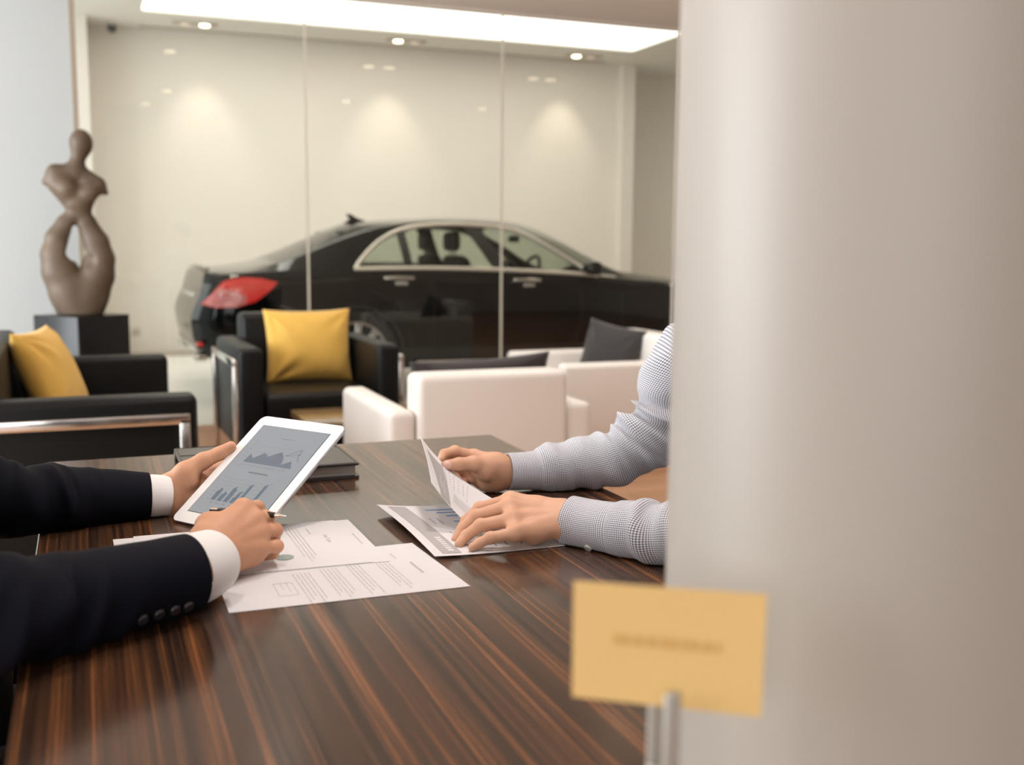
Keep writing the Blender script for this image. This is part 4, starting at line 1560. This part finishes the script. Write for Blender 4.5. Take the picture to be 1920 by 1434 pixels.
def torso_field(P, bel, che, sh1, sh2, fx, inflate=0.0):
    """seated trunk; fx = facing sign along x"""
    i = inflate
    bel, che, sh1, sh2 = [np.array(q, float) for q in (bel, che, sh1, sh2)]
    d = ell_sd(P, bel, (.125 + i, .165 + i, .16 + i))
    d = smin(d, ell_sd(P, che, (.115 + i, .175 + i, .19 + i)), .06)
    hip = bel + np.array([-fx * .02, 0, -.16])
    d = smin(d, ell_sd(P, hip, (.14 + i, .18 + i, .11 + i)), .06)
    d = smin(d, cone_sd(P, sh1, sh2, .062 + i, .062 + i), .05)
    d = smin(d, cone_sd(P, (sh1 + sh2) / 2 + [0, 0, .02], (sh1 + sh2) / 2 + [fx * .01, 0, .09], .07 + i, .058 + i * .6), .04)
    return d


def person(loc, label, fx, bel, che, sh, head, hands, skin, arms_in):
    root = thing('person', label, 'person', loc)
    mb = MB()
    # head, neck and trunk
    hc = np.array(head, float)
    nk = (np.array(sh[0]) + np.array(sh[1])) / 2 + np.array([0, 0, .03])
    arp = np.concatenate([np.array(q, float)[:, :3] for q in arms_in])
    lo = np.array([min(bel[0] - .24, hc[0] - .24, arp[:, 0].min() - .06), bel[1] - .40, bel[2] - .32]); hi = np.array([max(bel[0] + .24, hc[0] + .24, arp[:, 0].max() + .06), bel[1] + .40, hc[2] + .17])
    st_ = .009
    P = sd_grid(lo, hi, st_)
    d = torso_field(P, bel, che, sh[0], sh[1], fx, -.012)
    d = smin(d, cone_sd(P, nk, hc + np.array([-fx * .01, 0, -.06]), .058, .052), .03)
    hd = ell_sd(P, hc + np.array([-fx * .012, 0, .025]), (.096, .076, .098))
    hd = smin(hd, ell_sd(P, hc + np.array([fx * .03, 0, -.055]), (.060, .055, .062)), .04)
    hd = smin(hd, cone_sd(P, hc + np.array([fx * .082, 0, .012]), hc + np.array([fx * .098, 0, -.026]), .008, .012), .012)
    hd = smin(hd, cone_sd(P, hc + np.array([fx * .078, -.02, -.072]), hc + np.array([fx * .078, .02, -.072]), .011, .011), .010)
    hd = smin(hd, cone_sd(P, hc + np.array([fx * .072, -.04, .034]), hc + np.array([fx * .072, .04, .034]),   .010, .010), .018)
    for s_ in (-1, 1):
        hd = smin(hd, ell_sd(P, hc + np.array([-fx * .005, s_ * .078, -.005]), (.020, .012, .032)), .008)
    d = smin(d, hd, .03)
    for ar in arms_in:
        rows = np.array(ar, float)
        for p, q in zip(rows[:-1], rows[1:]):
            d = smin(d, cone_sd(P, p[:3], q[:3], p[3], q[3]), .012)
    V, Q = nets(d, lo, st_)
    mb.add(V, Q)
    body = mb.build('body', [skin, M['nail']], root, origin=loc, angle=0, fix=False)
    tmp = []
    for h in hands:
        V, Q, nm = hand_mesh(h)
        ho = MB().add(V, Q, nm).build('tmp_hand', [skin, M['nail']], root, origin=loc, angle=0, fix=False)
        md = body.modifiers.new('join', 'BOOLEAN')
        md.operation = 'UNION'
        md.object = ho
        md.solver = 'MANIFOLD'
        tmp.append(ho)
    bpy.context.view_layer.update()
    dg = bpy.context.evaluated_depsgraph_get()
    me = bpy.data.meshes.new_from_object(body.evaluated_get(dg))
    n_want = sum(len(x.data.polygons) for x in tmp) + len(body.data.polygons)
    print('BODY', len(me.polygons), n_want, len(me.materials))
    body.modifiers.clear()
    body.data = me
    me.shade_smooth()
    for x in tmp:
        bpy.data.objects.remove(x)
    for s_ in (-1, 1):
        c_ = hc + np.array([fx * .074, s_ * .032, .012])
        a_ = np.linspace(0, PI, 7)
        MB().lathe([(max(.0004, .011 * math.sin(q)), -.007 * math.cos(q)) for q in a_], 12, tuple(c_)).build('eye', M['eye'], root, origin=loc)
    # hair
    lo2, hi2 = hc - .15, hc + .16
    P = sd_grid(lo2, hi2, .008)
    hr = ell_sd(P, hc + np.array([-fx * .018, 0, .035]), (.108, .088, .104))
    cut = ell_sd(P, hc + np.array([fx * .085, 0, -.05]), (.085, .12, .125))
    cut2 = ell_sd(P, hc + np.array([fx * .02, 0, -.12]), (.15, .15, .10))
    hr = np.maximum(hr, -np.minimum(cut, cut2))
    V, Q = nets(hr, lo2, .008)
    MB().add(V, Q).build('hair', M['hair'], root, origin=loc, angle=0, fix=False)
    # trousers and shoes
    lo3 = np.array([min(bel[0], bel[0] + fx * .5) - .2, bel[1] - .26, .03]); hi3 = np.array([max(bel[0], bel[0] + fx * .5) + .2, bel[1] + .26, bel[2] - .02])
    P = sd_grid(lo3, hi3, .011)
    tr = None
    for s_ in (-1, 1):
        sho = MB()
        hp = np.array([bel[0] - fx * .03, bel[1] + s_ * .095, bel[2] - .19])
        kn = np.array([bel[0] + fx * .38, bel[1] + s_ * .11, .52])
        an = np.array([bel[0] + fx * .37, bel[1] + s_ * .11, .09])
        q = smin(cone_sd(P, hp, kn, .085, .062), cone_sd(P, kn, an, .06, .048), .02)
        tr = q if tr is None else smin(tr, q, .03)
        sho.tube([an + np.array([-fx * .05, 0, -.045]), an + np.array([fx * .03, 0, -.045]), an + np.array([fx * .13, 0, -.055]), an + np.array([fx * .18, 0, -.062])], [.038, .044, .040, .022], 16)
        sho.build('shoe', M['shoe'], root, origin=loc)
    tr = smin(tr, ell_sd(P, (bel[0] - fx * .02, bel[1], bel[2] - .17), (.155, .19, .11)), .04)
    V, Q = nets(tr, lo3, .011)
    MB().add(V, Q).build('trousers', M['trouser'], root, origin=loc, angle=0, fix=False)
    return root


def garment_torso(mb, bel, che, sh, fx, infl, st_=.010, neck=True):
    lo = np.array([bel[0] - .27, bel[1] - .36, bel[2] - .24]); hi = np.array([bel[0] + .27, bel[1] + .36, sh[0][2] + .11])
    P = sd_grid(lo, hi, st_)
    d = torso_field(P, bel, che, sh[0], sh[1], fx, infl)
    V, Q = nets(d, lo, st_)
    uv = np.stack([V[:, 1] + .3 * V[:, 0], V[:, 2]], 1)
    mb.add(V, Q, 0, uv)


# ---------- man in the dark suit, left side of the table, facing right
LB, LCH = (-.245, 1.43, .70), (-.275, 1.43, .90)
LS = [(-.285, 1.235, 1.035), (-.285, 1.625, 1.035)]
h1 = dict(   # far (left) hand, thumb on the tablet's edge
    wrist=[at(317, 915, 1.762), at(322, 948, 1.752)], arm=at(262, 934, 1.745),
    thumb=[at(347, 886, 1.755), at(381, 864, 1.762), at(412, 850, 1.766), at(433, 837, 1.767)],
    fingers=[[at(397, 884, 1.800), (.258, 1.806, .842), (.280, 1.792, .852), (.296, 1.776, .856)],
             [at(400, 903, 1.794), (.262, 1.786, .822), (.286, 1.770, .832), (.303, 1.754, .838)],
             [at(395, 922, 1.786), (.254, 1.762, .802), (.276, 1.745, .812), (.292, 1.730, .818)],
             [at(384, 940, 1.776), (.236, 1.738, .786), (.252, 1.722, .794), (.264, 1.710, .798)]],
    pads=[(at(352, 905, 1.750), .017), (at(358, 938, 1.752), .017), (at(380, 905, 1.775), .014)])
h2 = dict(   # near (right) hand with the pen, resting on the papers
    wrist=[at(388, 1013, 1.372), at(404, 1056, 1.352)], arm=at(342, 1058, 1.322),
    thumb=[at(392, 986, 1.400), at(420, 978, 1.445), at(452, 976, 1.470), at(478, 975, 1.476)],
    fingers=[[at(456, 953, 1.412), at(482, 952, 1.438), at(487, 962, 1.460), at(476, 971, 1.470)],
             [at(477, 974, 1.402), at(500, 972, 1.428), at(503, 982, 1.450), at(490, 988, 1.458)],
             [at(486, 999, 1.393), at(516, 994, 1.412), at(514, 1006, 1.434), at(500, 1010, 1.440)],
             [at(486, 1027, 1.384), at(519, 1024, 1.397), at(512, 1038, 1.412), at(499, 1043, 1.418)]],
    pads=[(at(430, 1048, 1.380), .022), (at(470, 1040, 1.388), .016), (at(440, 985, 1.405), .015)])
left = person((-.30, 1.43, 0.0), 'person in a dark navy suit at the left, holding the tablet and a pen', 1, LB, LCH, LS, (-.265, 1.43, 1.285), [h1, h2], M['skin_pale'],
              [[[*at(330, 934, 1.752), .022], [*at(262, 934, 1.744), .028], [*at(150, 934, 1.735), .034], [-.155, 1.690, .832, .030], [-.245, 1.660, .915, .034], [-.28, 1.62, 1.02, .045]],
               [[*at(385, 1040, 1.358), .022], [*at(342, 1062, 1.322), .029], [*at(230, 1103, 1.265), .028], [-.17, 1.145, .83, .036], [-.225, 1.185, .93, .042], [-.28, 1.235, 1.02, .045]]])
jk = MB()
garment_torso(jk, LB, LCH, LS, 1, .022)
far_s = [[*at(279, 929, 1.745), .0365], [*at(235, 931, 1.742), .041], [*at(190, 932, 1.740), .0445], [*at(130, 935, 1.733), .051], [*at(80, 936, 1.722), .055], [*at(25, 938, 1.705), .056],
         [-.155, 1.690, .832, .058], [-.245, 1.660, .915, .062], [-.275, 1.625, 1.02, .072]]
near_s = [[*atz(353, 1075, .8065), .0465], [*atz(300, 1087, .808), .0470], [*atz(230, 1103, .810), .0480], [*atz(160, 1118, .812), .0500], [*atz(90, 1132, .815), .0530], [*atz(20, 1143, .820), .0550],
          [-.185, 1.125, .845, .064], [-.225, 1.185, .935, .071], [-.28, 1.235, 1.02, .073]]
Vf, lf = sleeve(jk, far_s, [(0, 0), (.12, .1), (.25, .9), (.5, 1.2), (.7, 1), (1, .4)], 3, lam=.065, amp=.010, floor=.7615)
Vn, ln = sleeve(jk, near_s, [(0, 0), (.14, .15), (.3, .9), (.5, 1.1), (.7, 1), (1, .4)], 12, lam=.08, amp=.0115, floor=.7640)
lorg = (-.30, 1.43, 0.0)
jacket = jk.build('suit_jacket', M['navy'], left, origin=lorg, angle=0)
for k in range(4):
    ring_i = 16 + 9 * k
    ring = Vn[ring_i]
    cen = ring.mean(0)
    d_ = (ring - cen) / np.linalg.norm(ring - cen, axis=1)[:, None]
    want = CAM_C - cen
    want = want / np.linalg.norm(want) + np.array([0, 0, -.75])
    p = ring[np.argmax(d_ @ want)]
    nrm = (p - cen) / np.linalg.norm(p - cen)
    MB().cyl(p - nrm * .001, p + nrm * .0028, .0072, .0060, 18).build('sleeve_button', M['navy_button'], jacket, origin=lorg)
for nm, rows, fl in (('shirt_cuff', [[*at(313, 930, 1.752), .0330], [*at(292, 930, 1.748), .0340], [*at(270, 930, 1.745), .0345]], .7615),
                     ('shirt_cuff', [[*atz(393, 1054, .8035), .0400], [*atz(372, 1064, .8055), .0425], [*atz(340, 1076, .8075), .0435]], .7635)):
    cb = MB()
    sleeve(cb, rows, [(0, 0), (1, .2)], 5, M_=24, amp=.001, floor=fl)
    cb.build(nm, M['cuff_white'], left, origin=lorg, angle=0)
cb = MB()
cb.tube([(-.27 + .062 * np.cos(q), 1.43 + .062 * np.sin(q), 1.125 + .018 * np.cos(q) * -1) for q in np.linspace(0, 2 * PI, 30, endpoint=False)], .013, 8, closed=True)
cb.build('shirt_collar', M['cuff_white'], left, origin=lorg)

# ---------- man in the gingham shirt, right side, facing left
RB, RCH = (1.075, 1.42, .70), (1.085, 1.42, .90)
RS = [(1.065, 1.235, 1.035), (1.065, 1.605, 1.035)]
h3 = dict(   # far (right) hand lifting the page
    wrist=[at(930, 873, 1.702), at(934, 897, 1.712)], arm=at(985, 884, 1.705),
    thumb=[at(915, 874, 1.690), at(889, 869, 1.683), at(860, 870, 1.679), at(836, 872.5, 1.677)],
    fingers=[[at(889, 856, 1.727), at(853, 846, 1.728), at(833, 851, 1.718), at(827, 861, 1.708)],
             [at(893, 869, 1.737), at(858, 858, 1.745), at(840, 866, 1.734), at(842, 880, 1.722)],
             [at(895, 885, 1.737), at(866, 880, 1.748), at(852, 890, 1.738), at(860, 899, 1.724)],
             [at(900, 900, 1.730), at(878, 898, 1.742), at(866, 903, 1.734), at(872, 908, 1.722)]],
    pads=[(at(910, 884, 1.690), .016), (at(914, 902, 1.712), .019), (at(896, 878, 1.700), .012)], thumb_nail=(-.15, -1, .25))
h4 = dict(   # near (left) hand flat on the report
    wrist=[at(1056, 962, 1.400), at(1054, 988, 1.376)], wr=.0165, arm=at(1100, 984, 1.354),
    thumb=[at(1010, 958, 1.425), at(965, 965, 1.452), at(928, 972, 1.470), at(905, 980, 1.476)],
    fingers=[[at(957, 938, 1.442), at(900, 953, 1.462), at(874, 976, 1.462), at(863, 996, 1.458)],
             [at(955, 950, 1.420), at(892, 968, 1.432), at(867, 992, 1.432), at(855, 1011, 1.425)],
             [at(960, 974, 1.390), at(901, 985, 1.402), at(874, 1004, 1.405), at(861, 1019, 1.397)],
             [at(966, 1000, 1.362), at(920, 1008, 1.370), at(899, 1018, 1.375), at(885, 1026, 1.371)]],
    pads=[(at(1000, 1000, 1.375), .016), (at(1005, 955, 1.420), .014)])
RO = (1.10, 1.42, 0.0)
right = person(RO, 'person in a fine blue checked shirt at the right, lifting a report page', -1, RB, RCH, RS, (1.055, 1.42, 1.285), [h3, h4], M['skin'],
               [[[*at(945, 885, 1.706), .022], [*at(1000, 884, 1.703), .027], [*at(1100, 866, 1.684), .028], [*at(1175, 845, 1.660), .026], [*at(1250, 782, 1.635), .028], [1.045, 1.605, 1.03, .045]],
                [[*at(1062, 974, 1.388), .022], [*at(1105, 988, 1.350), .027], [*at(1190, 996, 1.288), .026], [.800, 1.145, .832, .026], [.885, 1.150, .900, .028], [.975, 1.19, .97, .03], [1.045, 1.235, 1.03, .045]]])
sh = MB()
garment_torso(sh, RB, RCH, RS, -1, .012)
far_r = [[*at(951, 884, 1.705), .0325], [*at(1000, 882, 1.702), .0345], [*at(1018, 880, 1.700), .0405], [*at(1060, 874, 1.694), .0455], [*at(1110, 866, 1.682), .0475], [*at(1160, 853, 1.665), .0505],
         [*at(1205, 826, 1.650), .0565], [*at(1250, 782, 1.635), .0600], [.975, 1.620, .985, .064], [1.045, 1.605, 1.03, .066]]
near_r = [[*at(1068, 978, 1.384), .0385], [*at(1110, 987, 1.354), .0390], [*at(1150, 992, 1.320), .0385], [*at(1168, 994, 1.306), .0425], [*at(1205, 998, 1.276), .0430], [*at(1255, 1003, 1.238), .0445],
          [.800, 1.145, .830, .052], [.885, 1.150, .900, .060], [.975, 1.190, .970, .064], [1.045, 1.235, 1.03, .066]]
Vrf, _ = sleeve(sh, far_r, [(0, 0), (.10, .03), (.16, .9), (.3, .8), (.42, 1.3), (.62, 1.5), (1, .5)], 21, lam=.05, amp=.0105, floor=.7615, ucirc=.0430)
Vrn, _ = sleeve(sh, near_r, [(0, 0), (.17, .05), (.22, 1.2), (.4, 1.1), (.6, 1.2), (1, .5)], 17, lam=.06, amp=.0105, floor=.7625, ucirc=.0430)
shirt = sh.build('checked_shirt', M['gingham'], right, origin=RO, angle=0)
pb = at(1103, 1025, 1.325)
k = np.unravel_index(np.argmin(np.linalg.norm(Vrn[10:60] - pb, axis=-1)), Vrn[10:60].shape[:2])
p = Vrn[10 + k[0], k[1]]
nrm = p - Vrn[10 + k[0]].mean(0); nrm /= np.linalg.norm(nrm)
MB().cyl(p - nrm * .001, p + nrm * .0026, .0060, .0052, 18).build('cuff_button', M['pearl'], shirt, origin=RO)
cb = MB()
cb.tube([(1.075 + .062 * np.cos(q), 1.42 + .062 * np.sin(q), 1.125 + .018 * np.cos(q)) for q in np.linspace(0, 2 * PI, 30, endpoint=False)], .013, 8, closed=True)
cb.build('shirt_collar', M['gingham'], right, origin=RO)


# ---------- their chairs
def office_chair(x, y, fx, label):
    t = thing('office_chair', label, 'chair', (x, y, 0), 0 if fx > 0 else PI, 'chairs at the conference table')
    MB().box((-.25, -.24, .335), (.20, .24, .405), .03, 4).build('seat', M['black_leather'], t)
    b_ = MB().rbox((-.285, 0, .66), (.05, .44, .46), .024, 4)
    b_.build('backrest', M['black_leather'], t)
    for s_ in (-1, 1):
        MB().box((-.24, s_ * .275 - .03, .36), (.175, s_ * .275 + .03, .67), .025, 4).build('armrest', M['black_leather'], t)
        MB().tube([(-.27, s_ * .18, .36), (-.275, s_ * .18, .5)], .012, 10).build('back_post', M['chrome'], t)
        for xx in (-.22, .17):
            MB().cyl((xx, s_ * .21, 0), (xx, s_ * .21, .34), .012).build('leg', M['chrome'], t)


office_chair(-.255, 1.43, 1, 'black leather chair under the person in the navy suit')
office_chair(1.085, 1.42, -1, 'black leather chair under the person in the checked shirt')
